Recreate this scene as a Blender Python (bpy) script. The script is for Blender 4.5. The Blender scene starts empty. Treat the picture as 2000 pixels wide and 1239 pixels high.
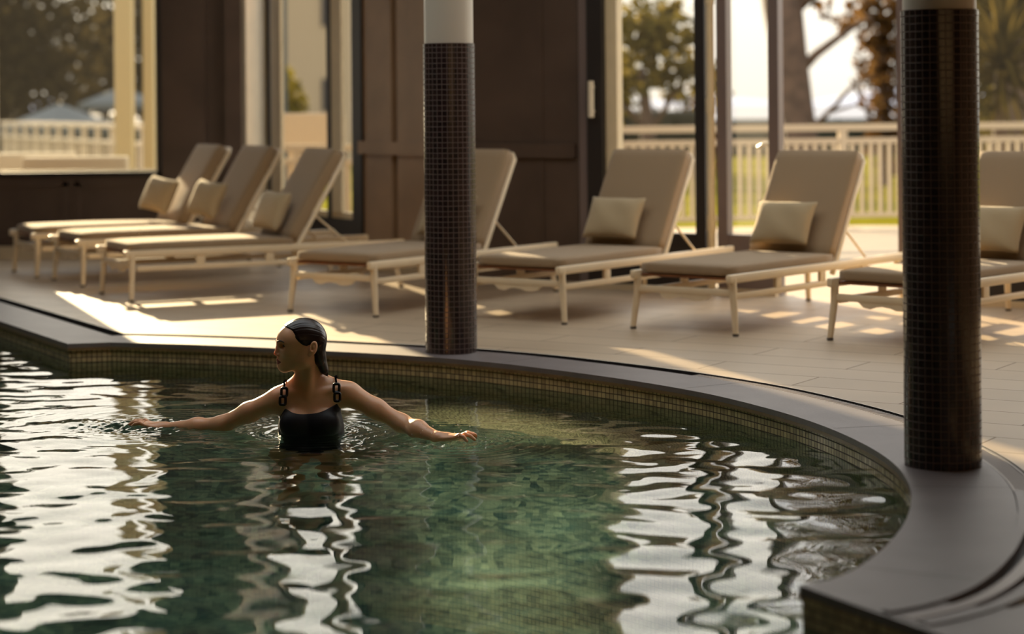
import bpy, bmesh, math, random
import numpy as np
from mathutils import Vector, Matrix
random.seed(7); rng = np.random.default_rng(11)
SC = bpy.context.scene; COL = SC.collection
PI = math.pi

# ------------------------------------------------------------------ camera
cam = bpy.data.cameras.new('camera'); camo = bpy.data.objects.new('camera', cam); COL.objects.link(camo)
camo.location = (0, 0, 1.22)
camo.rotation_euler = (Matrix.Rotation(PI/2, 3, 'X') @ Matrix.Rotation(math.radians(-0.492), 3, 'Z')).to_euler()
cam.sensor_width = 36; cam.lens = 71.75; cam.shift_y = (204-619.5)/2000
cam.clip_start = 0.05; cam.clip_end = 6000
cam.dof.use_dof = True; cam.dof.focus_distance = 8.2; cam.dof.aperture_fstop = 1.6; cam.dof.aperture_blades = 0
SC.camera = camo
# ------------------------------------------------------------------ sky, sun, exposure
SUN_EL, SUN_AZ = 15.0, 20.2                      # degrees above the horizon, and left of the view axis
w = bpy.data.worlds.new('sky'); SC.world = w; w.use_nodes = True
nt = w.node_tree; nt.nodes.clear()
wo = nt.nodes.new('ShaderNodeOutputWorld'); bg = nt.nodes.new('ShaderNodeBackground'); bg.inputs[1].default_value = 1.2
# hazy morning sky: pale haze at the horizon, brightest a few degrees above it, cooler overhead, a glow around the sun
stc = nt.nodes.new('ShaderNodeTexCoord'); sxyz = nt.nodes.new('ShaderNodeSeparateXYZ'); nt.links.new(stc.outputs['Generated'], sxyz.inputs[0])
srp = nt.nodes.new('ShaderNodeValToRGB'); nt.links.new(sxyz.outputs['Z'], srp.inputs[0]); E_ = srp.color_ramp.elements
for p_, c_ in ((0.0, (.50, .455, .385, 1)), (.05, (.62, .57, .48, 1)), (.13, (1.15, 1.08, .98, 1)), (.35, (1.05, 1.02, .97, 1)), (1.0, (.72, .78, .86, 1))):
    e_ = E_[0] if p_ == 0 else (E_[-1] if p_ == 1 else E_.new(p_)); e_.position = p_; e_.color = c_
sdt = nt.nodes.new('ShaderNodeVectorMath'); sdt.operation = 'DOT_PRODUCT'; nt.links.new(stc.outputs['Generated'], sdt.inputs[0])
sdt.inputs[1].default_value = (-math.sin(math.radians(SUN_AZ))*math.cos(math.radians(SUN_EL)), math.cos(math.radians(SUN_AZ))*math.cos(math.radians(SUN_EL)), math.sin(math.radians(SUN_EL)))
spw = nt.nodes.new('ShaderNodeMath'); spw.operation = 'POWER'; spw.inputs[1].default_value = 30; smx = nt.nodes.new('ShaderNodeMath'); smx.operation = 'MAXIMUM'; smx.inputs[1].default_value = 0
nt.links.new(sdt.outputs['Value'], smx.inputs[0]); nt.links.new(smx.outputs[0], spw.inputs[0])
sgl = nt.nodes.new('ShaderNodeMix'); sgl.data_type = 'RGBA'; sgl.blend_type = 'ADD'; sgl.inputs[7].default_value = (.5, .42, .28, 1)
nt.links.new(spw.outputs[0], sgl.inputs[0]); nt.links.new(srp.outputs[0], sgl.inputs[6]); nt.links.new(sgl.outputs[2], bg.inputs[0]); nt.links.new(bg.outputs[0], wo.inputs[0])
sl = bpy.data.lights.new('sun', 'SUN'); sl.energy = 10.0; sl.angle = math.radians(0.6); sl.color = (1.0, 0.78, 0.47)
so = bpy.data.objects.new('sun', sl); COL.objects.link(so)
el, az = math.radians(SUN_EL), math.radians(SUN_AZ)
sdir = Vector((math.sin(az)*math.cos(el), -math.cos(az)*math.cos(el), -math.sin(el)))
so.rotation_euler = sdir.to_track_quat('-Z', 'Y').to_euler(); so.location = (-6, 30, 9)
vs = SC.view_settings; SC.display_settings.display_device = 'sRGB'; vs.view_transform = 'Standard'; vs.look = 'None'; vs.exposure = 1.0; vs.gamma = 1.0; vs.use_curve_mapping = False
SC.cycles.use_denoising = True; SC.cycles.max_bounces = 12; SC.cycles.transparent_max_bounces = 24; SC.cycles.transmission_bounces = 10
SC.cycles.sample_clamp_indirect = 6.0; SC.cycles.caustics_reflective = False; SC.cycles.caustics_refractive = True; SC.cycles.blur_glossy = 0.3

# ------------------------------------------------------------------ helpers
def srgb(r, g, b):
    f = lambda c: (c/12.92 if c <= .04045 else ((c+.055)/1.055)**2.4)
    return (f(r/255), f(g/255), f(b/255), 1)
def material(name, color=(.5, .5, .5, 1), rough=.5, spec=.5, metal=0, noise=0, nscale=8, bump=0, bscale=60, **kw):
    m = bpy.data.materials.new(name); m.use_nodes = True; t = m.node_tree; b = t.nodes['Principled BSDF']
    b.inputs['Base Color'].default_value = color; b.inputs['Roughness'].default_value = rough; b.inputs['Metallic'].default_value = metal
    b.inputs['Specular IOR Level'].default_value = spec
    for k, v in kw.items(): b.inputs[k].default_value = v
    if noise or bump:
        tc = t.nodes.new('ShaderNodeTexCoord')
    if noise:
        n = t.nodes.new('ShaderNodeTexNoise'); n.inputs['Scale'].default_value = nscale; n.inputs['Detail'].default_value = 5
        t.links.new(tc.outputs['Object'], n.inputs['Vector'])
        r = t.nodes.new('ShaderNodeValToRGB'); c = color
        r.color_ramp.elements[0].position = .3; r.color_ramp.elements[1].position = .7
        r.color_ramp.elements[0].color = (c[0]*(1-noise), c[1]*(1-noise), c[2]*(1-noise), 1); r.color_ramp.elements[1].color = (min(1, c[0]*(1+noise)), min(1, c[1]*(1+noise)), min(1, c[2]*(1+noise)), 1)
        t.links.new(n.outputs['Fac'], r.inputs[0]); t.links.new(r.outputs[0], b.inputs['Base Color'])
    if bump:
        n2 = t.nodes.new('ShaderNodeTexNoise'); n2.inputs['Scale'].default_value = bscale; n2.inputs['Detail'].default_value = 3
        t.links.new(tc.outputs['Object'], n2.inputs['Vector'])
        bp = t.nodes.new('ShaderNodeBump'); bp.inputs['Strength'].default_value = bump; bp.inputs['Distance'].default_value = .01
        t.links.new(n2.outputs['Fac'], bp.inputs['Height']); t.links.new(bp.outputs[0], b.inputs['Normal'])
    return m
def tile_material(name, c1, c2, grout, rough=.15, mortar=.09, vary=0.0, scale=1.0, w=1.0, h=1.0, offset=0.0, bumpd=.0008, coord='UV', spec=.5):
    """square or plank tiles laid on the mesh's UV, one unit a tile"""
    m = bpy.data.materials.new(name); m.use_nodes = True; t = m.node_tree; b = t.nodes['Principled BSDF']
    tc = t.nodes.new('ShaderNodeTexCoord'); br = t.nodes.new('ShaderNodeTexBrick')
    br.offset = offset; br.squash = 1; br.inputs['Scale'].default_value = scale; br.inputs['Brick Width'].default_value = w; br.inputs['Row Height'].default_value = h
    br.inputs['Mortar Size'].default_value = mortar; br.inputs['Mortar Smooth'].default_value = .2; br.inputs['Bias'].default_value = 0
    br.inputs['Color1'].default_value = c1; br.inputs['Color2'].default_value = c2; br.inputs['Mortar'].default_value = grout
    t.links.new(tc.outputs[coord], br.inputs['Vector'])
    src = br.outputs['Color']
    if vary:
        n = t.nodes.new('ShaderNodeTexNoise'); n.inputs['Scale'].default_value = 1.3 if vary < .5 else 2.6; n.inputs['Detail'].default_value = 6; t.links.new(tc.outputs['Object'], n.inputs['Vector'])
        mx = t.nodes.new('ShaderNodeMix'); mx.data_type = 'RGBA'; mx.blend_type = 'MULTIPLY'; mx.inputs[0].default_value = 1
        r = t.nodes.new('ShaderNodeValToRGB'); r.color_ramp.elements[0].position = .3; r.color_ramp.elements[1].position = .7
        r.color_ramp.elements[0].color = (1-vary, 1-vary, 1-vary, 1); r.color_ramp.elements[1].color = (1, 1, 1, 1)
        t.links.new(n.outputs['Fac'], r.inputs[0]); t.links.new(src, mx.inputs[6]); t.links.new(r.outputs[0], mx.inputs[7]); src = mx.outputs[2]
    t.links.new(src, b.inputs['Base Color']); b.inputs['Specular IOR Level'].default_value = spec
    mr = t.nodes.new('ShaderNodeMapRange'); mr.inputs['To Min'].default_value = rough; mr.inputs['To Max'].default_value = .8
    t.links.new(br.outputs['Fac'], mr.inputs['Value']); t.links.new(mr.outputs[0], b.inputs['Roughness'])
    bp = t.nodes.new('ShaderNodeBump'); bp.invert = True; bp.inputs['Strength'].default_value = .6; bp.inputs['Distance'].default_value = bumpd
    t.links.new(br.outputs['Fac'], bp.inputs['Height']); t.links.new(bp.outputs[0], b.inputs['Normal'])
    return m
class MB:
    """collects shapes into ONE mesh"""
    def __init__(s): s.bm = bmesh.new(); s.uv = None
    def box(s, c, size, rot=None, bevel=0, seg=2):
        r = bmesh.ops.create_cube(s.bm, size=1); vs_ = r['verts']
        M = Matrix.Translation(c) @ (rot.to_4x4() if rot else Matrix()) @ Matrix.Diagonal((*size, 1))
        bmesh.ops.transform(s.bm, matrix=M, verts=vs_)
        if bevel:
            es = list({e for v in vs_ for e in v.link_edges}); bmesh.ops.bevel(s.bm, geom=es, offset=bevel, segments=seg, profile=.5, affect='EDGES')
        return s
    def hexa(s, pts):
        v = [s.bm.verts.new(p) for p in pts]
        for f in ((3, 2, 1, 0), (4, 5, 6, 7), (0, 1, 5, 4), (1, 2, 6, 5), (2, 3, 7, 6), (3, 0, 4, 7)): s.bm.faces.new([v[i] for i in f])
        return s
    def path(s, pts, radii, n=10, cap=True, flat=1.0):
        pts = [Vector(p) for p in pts]; radii = radii if isinstance(radii, (list, tuple)) else [radii]*len(pts)
        rings = []; up = None
        for i, p in enumerate(pts):
            d = (pts[min(i+1, len(pts)-1)]-pts[max(i-1, 0)]).normalized()
            if up is None: up = Vector((0, 0, 1)) if abs(d.z) < .9 else Vector((0, 1, 0))
            a = (up-d*up.dot(d)).normalized(); b = d.cross(a); up = a
            rings.append([s.bm.verts.new(p+(a*math.cos(k*2*PI/n)*flat+b*math.sin(k*2*PI/n))*radii[i]) for k in range(n)])
        for r0, r1 in zip(rings, rings[1:]):
            for k in range(n): s.bm.faces.new((r0[k], r0[(k+1) % n], r1[(k+1) % n], r1[k]))
        if cap: s.bm.faces.new(rings[0][::-1]); s.bm.faces.new(rings[-1])
        return s
    def lathe(s, prof, c=(0, 0, 0), n=24):
        rings = [[s.bm.verts.new((c[0]+r*math.cos(k*2*PI/n), c[1]+r*math.sin(k*2*PI/n), c[2]+z)) for k in range(n)] for r, z in prof]
        for r0, r1 in zip(rings, rings[1:]):
            for k in range(n): s.bm.faces.new((r0[k], r0[(k+1) % n], r1[(k+1) % n], r1[k]))
        s.bm.faces.new(rings[0][::-1]); s.bm.faces.new(rings[-1]); return s
    def prism(s, poly, z0, z1):
        a = [s.bm.verts.new((p[0], p[1], z0)) for p in poly]; b = [s.bm.verts.new((p[0], p[1], z1)) for p in poly]; n = len(poly)
        s.bm.faces.new(a[::-1]); s.bm.faces.new(b)
        for i in range(n): s.bm.faces.new((a[i], a[(i+1) % n], b[(i+1) % n], b[i]))
        return s
    def ball(s, c, r, u=10, v=8):
        R = bmesh.ops.create_uvsphere(s.bm, u_segments=u, v_segments=v, radius=1)
        r = r if isinstance(r, (tuple, list)) else (r, r, r)
        bmesh.ops.transform(s.bm, matrix=Matrix.Translation(c) @ Matrix.Diagonal((*r, 1)), verts=R['verts']); return s
    def quad(s, a, b, c, d):
        s.bm.faces.new([s.bm.verts.new(p) for p in (a, b, c, d)]); return s
    def build(s, name, mat, parent=None, smooth=False, angle=None, loc=None, mats=None):
        bmesh.ops.recalc_face_normals(s.bm, faces=s.bm.faces)
        me = bpy.data.meshes.new(name); s.bm.to_mesh(me); s.bm.free()
        for m_ in (mats or [mat]): me.materials.append(m_)
        if smooth: me.polygons.foreach_set('use_smooth', [True]*len(me.polygons))
        if angle: me.set_sharp_from_angle(angle=math.radians(angle))
        o = bpy.data.objects.new(name, me); COL.objects.link(o)
        if parent: o.parent = parent
        if loc: o.location = loc
        return o
def mesh_np(name, V, F, mat, parent=None, smooth=True, uv=None, mats=None, midx=None):
    me = bpy.data.meshes.new(name); V = np.asarray(V, np.float32); F = np.asarray(F, np.int32); n = F.shape[1]
    me.vertices.add(len(V)); me.vertices.foreach_set('co', V.ravel())
    me.loops.add(F.size); me.loops.foreach_set('vertex_index', F.ravel())
    me.polygons.add(len(F)); me.polygons.foreach_set('loop_start', np.arange(0, F.size, n, dtype=np.int32)); me.polygons.foreach_set('loop_total', np.full(len(F), n, np.int32))
    if uv is not None:
        l = me.uv_layers.new(name='UVMap'); l.data.foreach_set('uv', np.asarray(uv, np.float32)[F.ravel()].ravel())
    for m_ in (mats or [mat]): me.materials.append(m_)
    if midx is not None: me.polygons.foreach_set('material_index', midx.astype(np.int32))
    me.update(calc_edges=True); me.validate()
    me.polygons.foreach_set('use_smooth', np.full(len(me.polygons), smooth))
    o = bpy.data.objects.new(name, me); COL.objects.link(o)
    if parent: o.parent = parent
    return o
def empty(name, loc=(0, 0, 0), rz=0):
    o = bpy.data.objects.new(name, None); COL.objects.link(o); o.location = loc; o.rotation_euler = (0, 0, rz); o.empty_display_size = .1
    return o
def tag(o, label=None, cat=None, group=None, kind=None):
    if label: o['label'] = label
    if cat: o['category'] = cat
    if group: o['group'] = group
    if kind: o['kind'] = kind
    return o
def kids(o): return [c for c in bpy.data.objects if c.parent == o]
def copy_tree(o, parent=None):
    c = o.copy(); COL.objects.link(c); c.parent = parent
    for ch in kids(o): copy_tree(ch, c)
    return c
class Frame:
    """a wall line: u runs along it, n points out of the room"""
    def __init__(s, o, d):
        s.o = Vector((*o, 0)); s.d = Vector((*d, 0)).normalized(); s.n = Vector((-s.d.y, s.d.x, 0))
    def p(s, u, n, z): return s.o+s.d*u+s.n*n+Vector((0, 0, z))
    def box(s, mb, u0, u1, z0, z1, n0=0, n1=.1):
        mb.hexa([s.p(u, n, z) for z in (z0, z1) for u, n in ((u0, n0), (u1, n0), (u1, n1), (u0, n1))]); return mb

# ------------------------------------------------------------------ materials
M = {}
M['stone'] = material('grey_coping_stone', srgb(108, 100, 99), .45, noise=.12, nscale=5, bump=.12, bscale=90)
M['deck'] = tile_material('beige_deck_stone', srgb(190, 169, 142), srgb(182, 161, 134), srgb(128, 110, 90), rough=.42, mortar=.004, vary=.16, w=1.2, h=.3, offset=.5, coord='UV', bumpd=.001, spec=.4)
M['plinth'] = material('pale_plinth_stone', srgb(190, 172, 142), .6, noise=.1)
M['nosing'] = material('bronze_nosing', srgb(120, 96, 66), .35, noise=.15, nscale=20)
M['wood_dark'] = material('dark_stained_timber', srgb(82, 66, 56), .45, noise=.18, nscale=3)
M['wood_brown'] = material('brown_timber', srgb(150, 120, 90), .5, noise=.15, nscale=3)
M['wood_black'] = material('black_timber', srgb(34, 28, 26), .5)
M['mauve_frame'] = material('mauve_grey_metal', srgb(112, 98, 94), .35)
M['cream_paint'] = material('cream_painted_metal', srgb(214, 196, 160), .45, noise=.05)
M['wall_in'] = material('warm_plaster', srgb(140, 122, 102), .8, noise=.06)
M['ceil'] = material('ceiling_paint', srgb(158, 144, 128), .8)
M['handle'] = material('pale_handle', srgb(225, 214, 190), .3)
M['column_white'] = material('white_column_paint', srgb(206, 198, 184), .35, spec=.5)
M['column_tile'] = tile_material('brown_mosaic', srgb(32, 22, 23), srgb(50, 36, 35), srgb(104, 88, 82), rough=.16, mortar=.07, vary=.0)
M['pool_tile'] = tile_material('beige_mosaic', srgb(192, 172, 130), srgb(150, 134, 102), srgb(62, 46, 34), rough=.2, mortar=.09)
M['pool_floor'] = tile_material('green_mosaic_painted_dapples', srgb(206, 216, 176), srgb(62, 108, 106), srgb(116, 138, 124), rough=.4, mortar=.02, scale=1, vary=.85)  # bright and dark tiles with strong mottling imitate sun dapples on the bottom
M['grate'] = material('grey_grate', srgb(150, 140, 134), .4)
M['slot'] = material('dark_channel', srgb(30, 24, 22), .7)
M['frame'] = material('cream_powder_coat', srgb(226, 206, 172), .38, noise=.03)
M['cushion'] = material('taupe_cushion_fabric', srgb(154, 131, 102), .9, spec=.2, bump=.25, bscale=350, **{'Sheen Weight': .25})
M['pillow'] = material('cream_pillow_fabric', srgb(178, 158, 124), .9, spec=.2, bump=.25, bscale=300, **{'Sheen Weight': .25})
M['teak'] = material('teak_slat', srgb(132, 84, 50), .5, noise=.2, nscale=14)
M['foot'] = material('grey_foot_cap', srgb(74, 66, 62), .6)
M['skin'] = material('skin', srgb(228, 174, 134), .34, spec=.5, noise=.05, nscale=22, **{'Subsurface Weight': .28, 'Subsurface Radius': (1.0, .38, .2), 'Subsurface Scale': .012})
M['lip'] = material('lips', srgb(140, 62, 56), .35)
M['hair'] = material('wet_dark_hair', srgb(34, 20, 17), .28, spec=.5)
M['brow'] = material('dark_brow', srgb(40, 26, 20), .6)
M['eye'] = material('eye', srgb(52, 38, 32), .15)
M['suit'] = material('black_swim_fabric', srgb(16, 14, 20), .55, spec=.3)
M['link'] = material('black_resin', srgb(22, 15, 14), .22)
M['pillar'] = material('olive_cream_paint', srgb(172, 156, 112), .6)
M['sofa'] = material('white_outdoor_fabric', srgb(184, 168, 138), .85, spec=.2)
M['parasol'] = material('blue_grey_canvas', srgb(70, 74, 74), .9)
M['bark'] = material('bark', srgb(86, 68, 56), .9, noise=.3, nscale=6, bump=.6, bscale=14)
M['fence'] = material('cream_fence_paint', srgb(184, 164, 134), .5)
M['hill'] = material('hazy_far_hills', srgb(168, 172, 186), 1.0, spec=0)  # distance haze is put into this colour
M['house'] = material('beige_render', srgb(158, 140, 114), .9)
def leaf_mat(name, a, b):
    m = bpy.data.materials.new(name); m.use_nodes = True; t = m.node_tree; t.nodes.clear()
    o = t.nodes.new('ShaderNodeOutputMaterial'); d = t.nodes.new('ShaderNodeBsdfDiffuse'); tr = t.nodes.new('ShaderNodeBsdfTranslucent'); mx = t.nodes.new('ShaderNodeMixShader'); mx.inputs[0].default_value = .55
    g = t.nodes.new('ShaderNodeNewGeometry'); r = t.nodes.new('ShaderNodeValToRGB'); r.color_ramp.elements[0].color = a; r.color_ramp.elements[1].color = b
    t.links.new(g.outputs['Random Per Island'], r.inputs[0])
    for s_ in (d, tr): t.links.new(r.outputs[0], s_.inputs[0])
    t.links.new(d.outputs[0], mx.inputs[1]); t.links.new(tr.outputs[0], mx.inputs[2]); t.links.new(mx.outputs[0], o.inputs[0]); return m
M['leaf_dark'] = leaf_mat('dark_olive_leaves', srgb(28, 25, 17), srgb(66, 57, 34))
M['leaf_olive'] = leaf_mat('olive_leaves', srgb(62, 58, 30), srgb(118, 104, 52))
M['leaf_yellow'] = leaf_mat('yellow_green_leaves', srgb(80, 72, 20), srgb(120, 106, 36))
M['leaf_brown'] = leaf_mat('autumn_brown_leaves', srgb(56, 40, 24), srgb(94, 70, 40))
M['leaf_palm'] = leaf_mat('yucca_leaves', srgb(38, 34, 18), srgb(78, 66, 32))
M['leaf_hedge'] = leaf_mat('dark_hedge_leaves', srgb(24, 27, 18), srgb(42, 45, 24))
# lawn
M['lawn'] = material('sunlit_lawn', srgb(104, 98, 28), 1.0, spec=0, noise=.4, nscale=.9)
M['terrace'] = material('pale_terrace_stone', srgb(142, 126, 104), .8, noise=.06, nscale=2)
M['lake'] = material('pale_lake_water', srgb(100, 106, 120), .6, spec=.2)
def glass_mat(name, haze, tint):
    m = bpy.data.materials.new(name); m.use_nodes = True; t = m.node_tree; t.nodes.clear()
    o = t.nodes.new('ShaderNodeOutputMaterial'); tr = t.nodes.new('ShaderNodeBsdfTransparent'); tr.inputs[0].default_value = tint
    df = t.nodes.new('ShaderNodeBsdfTranslucent'); df.inputs[0].default_value = (.9, .86, .78, 1)
    gl = t.nodes.new('ShaderNodeBsdfGlossy'); gl.inputs['Roughness'].default_value = .0
    lw = t.nodes.new('ShaderNodeLayerWeight'); lw.inputs[0].default_value = .5; pw = t.nodes.new('ShaderNodeMath'); pw.operation = 'POWER'; pw.inputs[1].default_value = 5
    fr = t.nodes.new('ShaderNodeMath'); fr.operation = 'MULTIPLY_ADD'; fr.inputs[1].default_value = .85; fr.inputs[2].default_value = .06
    t.links.new(lw.outputs['Facing'], pw.inputs[0]); t.links.new(pw.outputs[0], fr.inputs[0])
    a = t.nodes.new('ShaderNodeMixShader'); a.inputs[0].default_value = haze; b = t.nodes.new('ShaderNodeMixShader')
    t.links.new(tr.outputs[0], a.inputs[1]); t.links.new(df.outputs[0], a.inputs[2]); t.links.new(fr.outputs[0], b.inputs[0]); t.links.new(a.outputs[0], b.inputs[1]); t.links.new(gl.outputs[0], b.inputs[2]); t.links.new(b.outputs[0], o.inputs[0]); return m
M['glass'] = glass_mat('window_glass', .006, (.97, .96, .93, 1))
M['glass_veil'] = glass_mat('sun_veiled_glass', .035, (.95, .95, .92, 1))
M['glass_hazy'] = glass_mat('dusty_glass', .007, (.95, .95, .92, 1))
def water_mat(name, tint, rmix=.8):
    m = bpy.data.materials.new(name); m.use_nodes = True; t = m.node_tree; t.nodes.clear()
    o = t.nodes.new('ShaderNodeOutputMaterial'); tr = t.nodes.new('ShaderNodeBsdfTransparent'); tr.inputs[0].default_value = tint
    rf = t.nodes.new('ShaderNodeBsdfRefraction'); rf.inputs['IOR'].default_value = 1.33; rf.inputs['Roughness'].default_value = 0; rf.inputs[0].default_value = tint
    gl = t.nodes.new('ShaderNodeBsdfGlossy'); gl.inputs['Roughness'].default_value = 0.0
    fr = t.nodes.new('ShaderNodeFresnel'); fr.inputs[0].default_value = 1.36
    a = t.nodes.new('ShaderNodeMixShader'); a.inputs[0].default_value = rmix; b = t.nodes.new('ShaderNodeMixShader')
    t.links.new(tr.outputs[0], a.inputs[1]); t.links.new(rf.outputs[0], a.inputs[2]); t.links.new(fr.outputs[0], b.inputs[0]); t.links.new(a.outputs[0], b.inputs[1]); t.links.new(gl.outputs[0], b.inputs[2]); t.links.new(b.outputs[0], o.inputs[0]); return m
M['water'] = water_mat('pool_water', (.72, .88, .83, 1))
M['drop'] = material('water_drop', (.9, .9, .9, 1), .02, **{'Transmission Weight': 1.0, 'IOR': 1.33})

# ------------------------------------------------------------------ pool outline
WZ, PZ = -.102, -1.30                                   # water level, pool bottom
arc = [(-2.102, 10.625), (-1.726, 10.517), (-1.31, 10.355), (-.928, 10.165), (-.666, 10.040), (-.396, 9.885), (-.206, 9.745), (-.01, 9.580), (.392, 9.155), (.673, 8.790), (.858, 8.490), (1.0, 8.180), (1.108, 7.900), (1.188, 7.620), (1.250, 7.300), (1.282, 7.0), (1.285, 6.73), (1.262, 6.46), (1.218, 6.213), (1.165, 5.999), (1.118, 5.841), (1.055, 5.665), (1.013, 5.560), (.945, 5.410), (.868, 5.275), (.795, 5.185), (.72, 5.136)]
def catmull(P, n=4):
    P = [Vector((*p, 0)) for p in P]; P = [P[0]*2-P[1]]+P+[P[-1]*2-P[-2]]; out = []
    for i in range(1, len(P)-2):
        for k in range(n):
            t = k/n; a, b, c, d = P[i-1:i+3]
            out.append(.5*((2*b)+(c-a)*t+(2*a-5*b+4*c-d)*t*t+(3*b-a-3*c+d)*t**3))
    return [tuple(v[:2]) for v in out]+[tuple(P[-2][:2])]
ARC = catmull(arc)
for _ in range(3):
    ARC = [ARC[0]]+[tuple((ARC[i-1][k]+2*ARC[i][k]+ARC[i+1][k])/4 for k in (0, 1)) for i in range(1, len(ARC)-1)]+[ARC[-1]]
FRONT = [(.957, 4.676), (1.9, 2.85)]
EDGE = [(1.9, 2.85), (-7.5, 2.85), (-7.5, 14.2), (-4.32, 14.2), (-2.962, 11.763), (-2.304, 10.575)]+ARC     # runs with the land on its right... outward
POOL = EDGE+[FRONT[0]]
def offset(P, d):
    out = []
    for i, p in enumerate(P):
        a = Vector(P[max(i-1, 0)]); b = Vector(p); c = Vector(P[min(i+1, len(P)-1)])
        n1 = Vector((-(b-a).y, (b-a).x)).normalized() if i else None; n2 = Vector((-(c-b).y, (c-b).x)).normalized() if i < len(P)-1 else None
        if n1 is None: n = n2
        elif n2 is None: n = n1
        else:
            n = (n1+n2).normalized(); n = n/max(.35, n.dot(n1))
        out.append((b.x+n.x*d, b.y+n.y*d))
    return out
def side(P):
    return sum(P[i][0]*P[(i+1) % len(P)][1]-P[(i+1) % len(P)][0]*P[i][1] for i in range(len(P)))
SG = 1 if side(POOL) < 0 else -1                        # outward is to the left of a clockwise loop
NOSE = offset(EDGE, -SG*.012); COPE = offset(EDGE, SG*.30); GUT = offset(EDGE, SG*.39)
def strip(name, A, B, zA, zB, mat, parent=None, thick=None, smooth=False, closed_ends=True):
    mb = MB()
    n = len(A)
    ta = [mb.bm.verts.new((*p, zA)) for p in A]; tb = [mb.bm.verts.new((*p, zB)) for p in B]
    if thick:
        la = [mb.bm.verts.new((*p, zA-thick)) for p in A]; lb = [mb.bm.verts.new((*p, zB-thick)) for p in B]
    for i in range(n-1):
        mb.bm.faces.new((ta[i], ta[i+1], tb[i+1], tb[i]))
        if thick:
            mb.bm.faces.new((la[i], lb[i], lb[i+1], la[i+1])); mb.bm.faces.new((ta[i], la[i], la[i+1], ta[i+1])); mb.bm.faces.new((tb[i], tb[i+1], lb[i+1], lb[i]))
    if thick:
        for i in (0, n-1): mb.bm.faces.new((ta[i], tb[i], lb[i], la[i]))
    return mb.build(name, mat, parent, smooth=smooth, angle=40 if smooth else None)
coping = tag(strip('pool_coping', NOSE, COPE, 0, 0, M['stone'], thick=.022), 'grey stone coping around the curved pool edge', 'pool edge', kind='structure')
strip('edge_nosing', NOSE, EDGE, -.0225, -.0225, M['nosing'], coping, thick=.014)
# joints between the coping stones
jb = MB()
cum = 0; last = 0
for i in range(6, len(EDGE)-1):
    a, b = Vector(EDGE[i]), Vector(EDGE[i+1]); cum += (b-a).length
    if cum-last > 1.15:
        last = cum; c = Vector(COPE[i]); n_ = (c-a).normalized(); t_ = Vector((n_.y, -n_.x))*.0018
        jb.quad((*(a-t_), .0006), (*(c-t_), .0006), (*(c+t_), .0006), (*(a+t_), .0006))
jb.build('stone_joint', M['slot'], coping)
# slab of the tongue of land between pool and small basin
tip = MB(); tip.prism([(.72, 5.136), (.957, 4.676), (1.9, 2.85), (3.4, 2.85), (3.4, 5.35), (1.33, 5.03), (1.19, 4.90), (1.08, 4.93), (.99, 5.0)], -.0225, -.0004)
tag(tip.build('coping_tongue', M['stone']), 'grey stone tongue between the pool and the small basin', 'pool edge', kind='structure')
# pool walls with mosaic, laid by arc length
def ribbon(name, P, z0, z1, mat, pitch, kind='structure', parent=None):
    V, F, UV = [], [], []; L = 0
    for i, p in enumerate(P):
        if i: L += (Vector(p)-Vector(P[i-1])).length
        for z in (z0, z1): V.append((*p, z)); UV.append((L/pitch, (z1-z)/pitch))
        if i: F.append((2*i-2, 2*i, 2*i+1, 2*i-1))
    return mesh_np(name, V, F, mat, parent, smooth=False, uv=UV)
basin = tag(ribbon('pool_basin', POOL+[POOL[0]], PZ, -.0225, M['pool_tile'], .0262), 'mosaic lined pool basin', 'pool', kind='structure')
V = [(*p, PZ) for p in POOL]
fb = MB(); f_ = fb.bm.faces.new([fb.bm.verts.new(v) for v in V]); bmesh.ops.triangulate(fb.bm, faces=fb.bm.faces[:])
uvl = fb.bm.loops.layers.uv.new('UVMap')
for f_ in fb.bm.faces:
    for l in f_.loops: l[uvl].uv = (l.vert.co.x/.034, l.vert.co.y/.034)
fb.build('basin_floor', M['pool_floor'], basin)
# unseen lamp added in the near wall, standing in for sun ripples below
for k, (lx, tx, ty, pw_) in enumerate(((.0, .0, 8.7, 1900),)):
    q = MB(); q.lathe([(.10, 0), (.10, .02), (.085, .03)], n=24); lo_ = q.build('added_underwater_lamp', M['cream_paint']); lo_.location = (lx, 2.851, -.45); lo_.rotation_euler = (-PI/2, 0, 0)
    tag(lo_, 'added unseen lamp in the near pool wall imitating refracted sun', 'lamp')
    MB().lathe([(.08, .028), (.075, .036)], n=24).build('added_lamp_lens', material('added_glowing_lens', (1, .95, .8, 1), .3, **{'Emission Color': (1, .93, .72, 1), 'Emission Strength': 4.0}), lo_)
    ld = bpy.data.lights.new('added_lamp_light', 'SPOT'); ld.energy = pw_; ld.color = (1.0, .93, .72); ld.spot_size = math.radians(12.5); ld.spot_blend = 1.0; ld.shadow_soft_size = .06
    l2 = bpy.data.objects.new('added_lamp_light', ld); COL.objects.link(l2); l2.location = (lx, 2.90, -.45); l2.rotation_euler = (Vector((tx, ty, PZ))-l2.location).to_track_quat('-Z', 'Y').to_euler()
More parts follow.
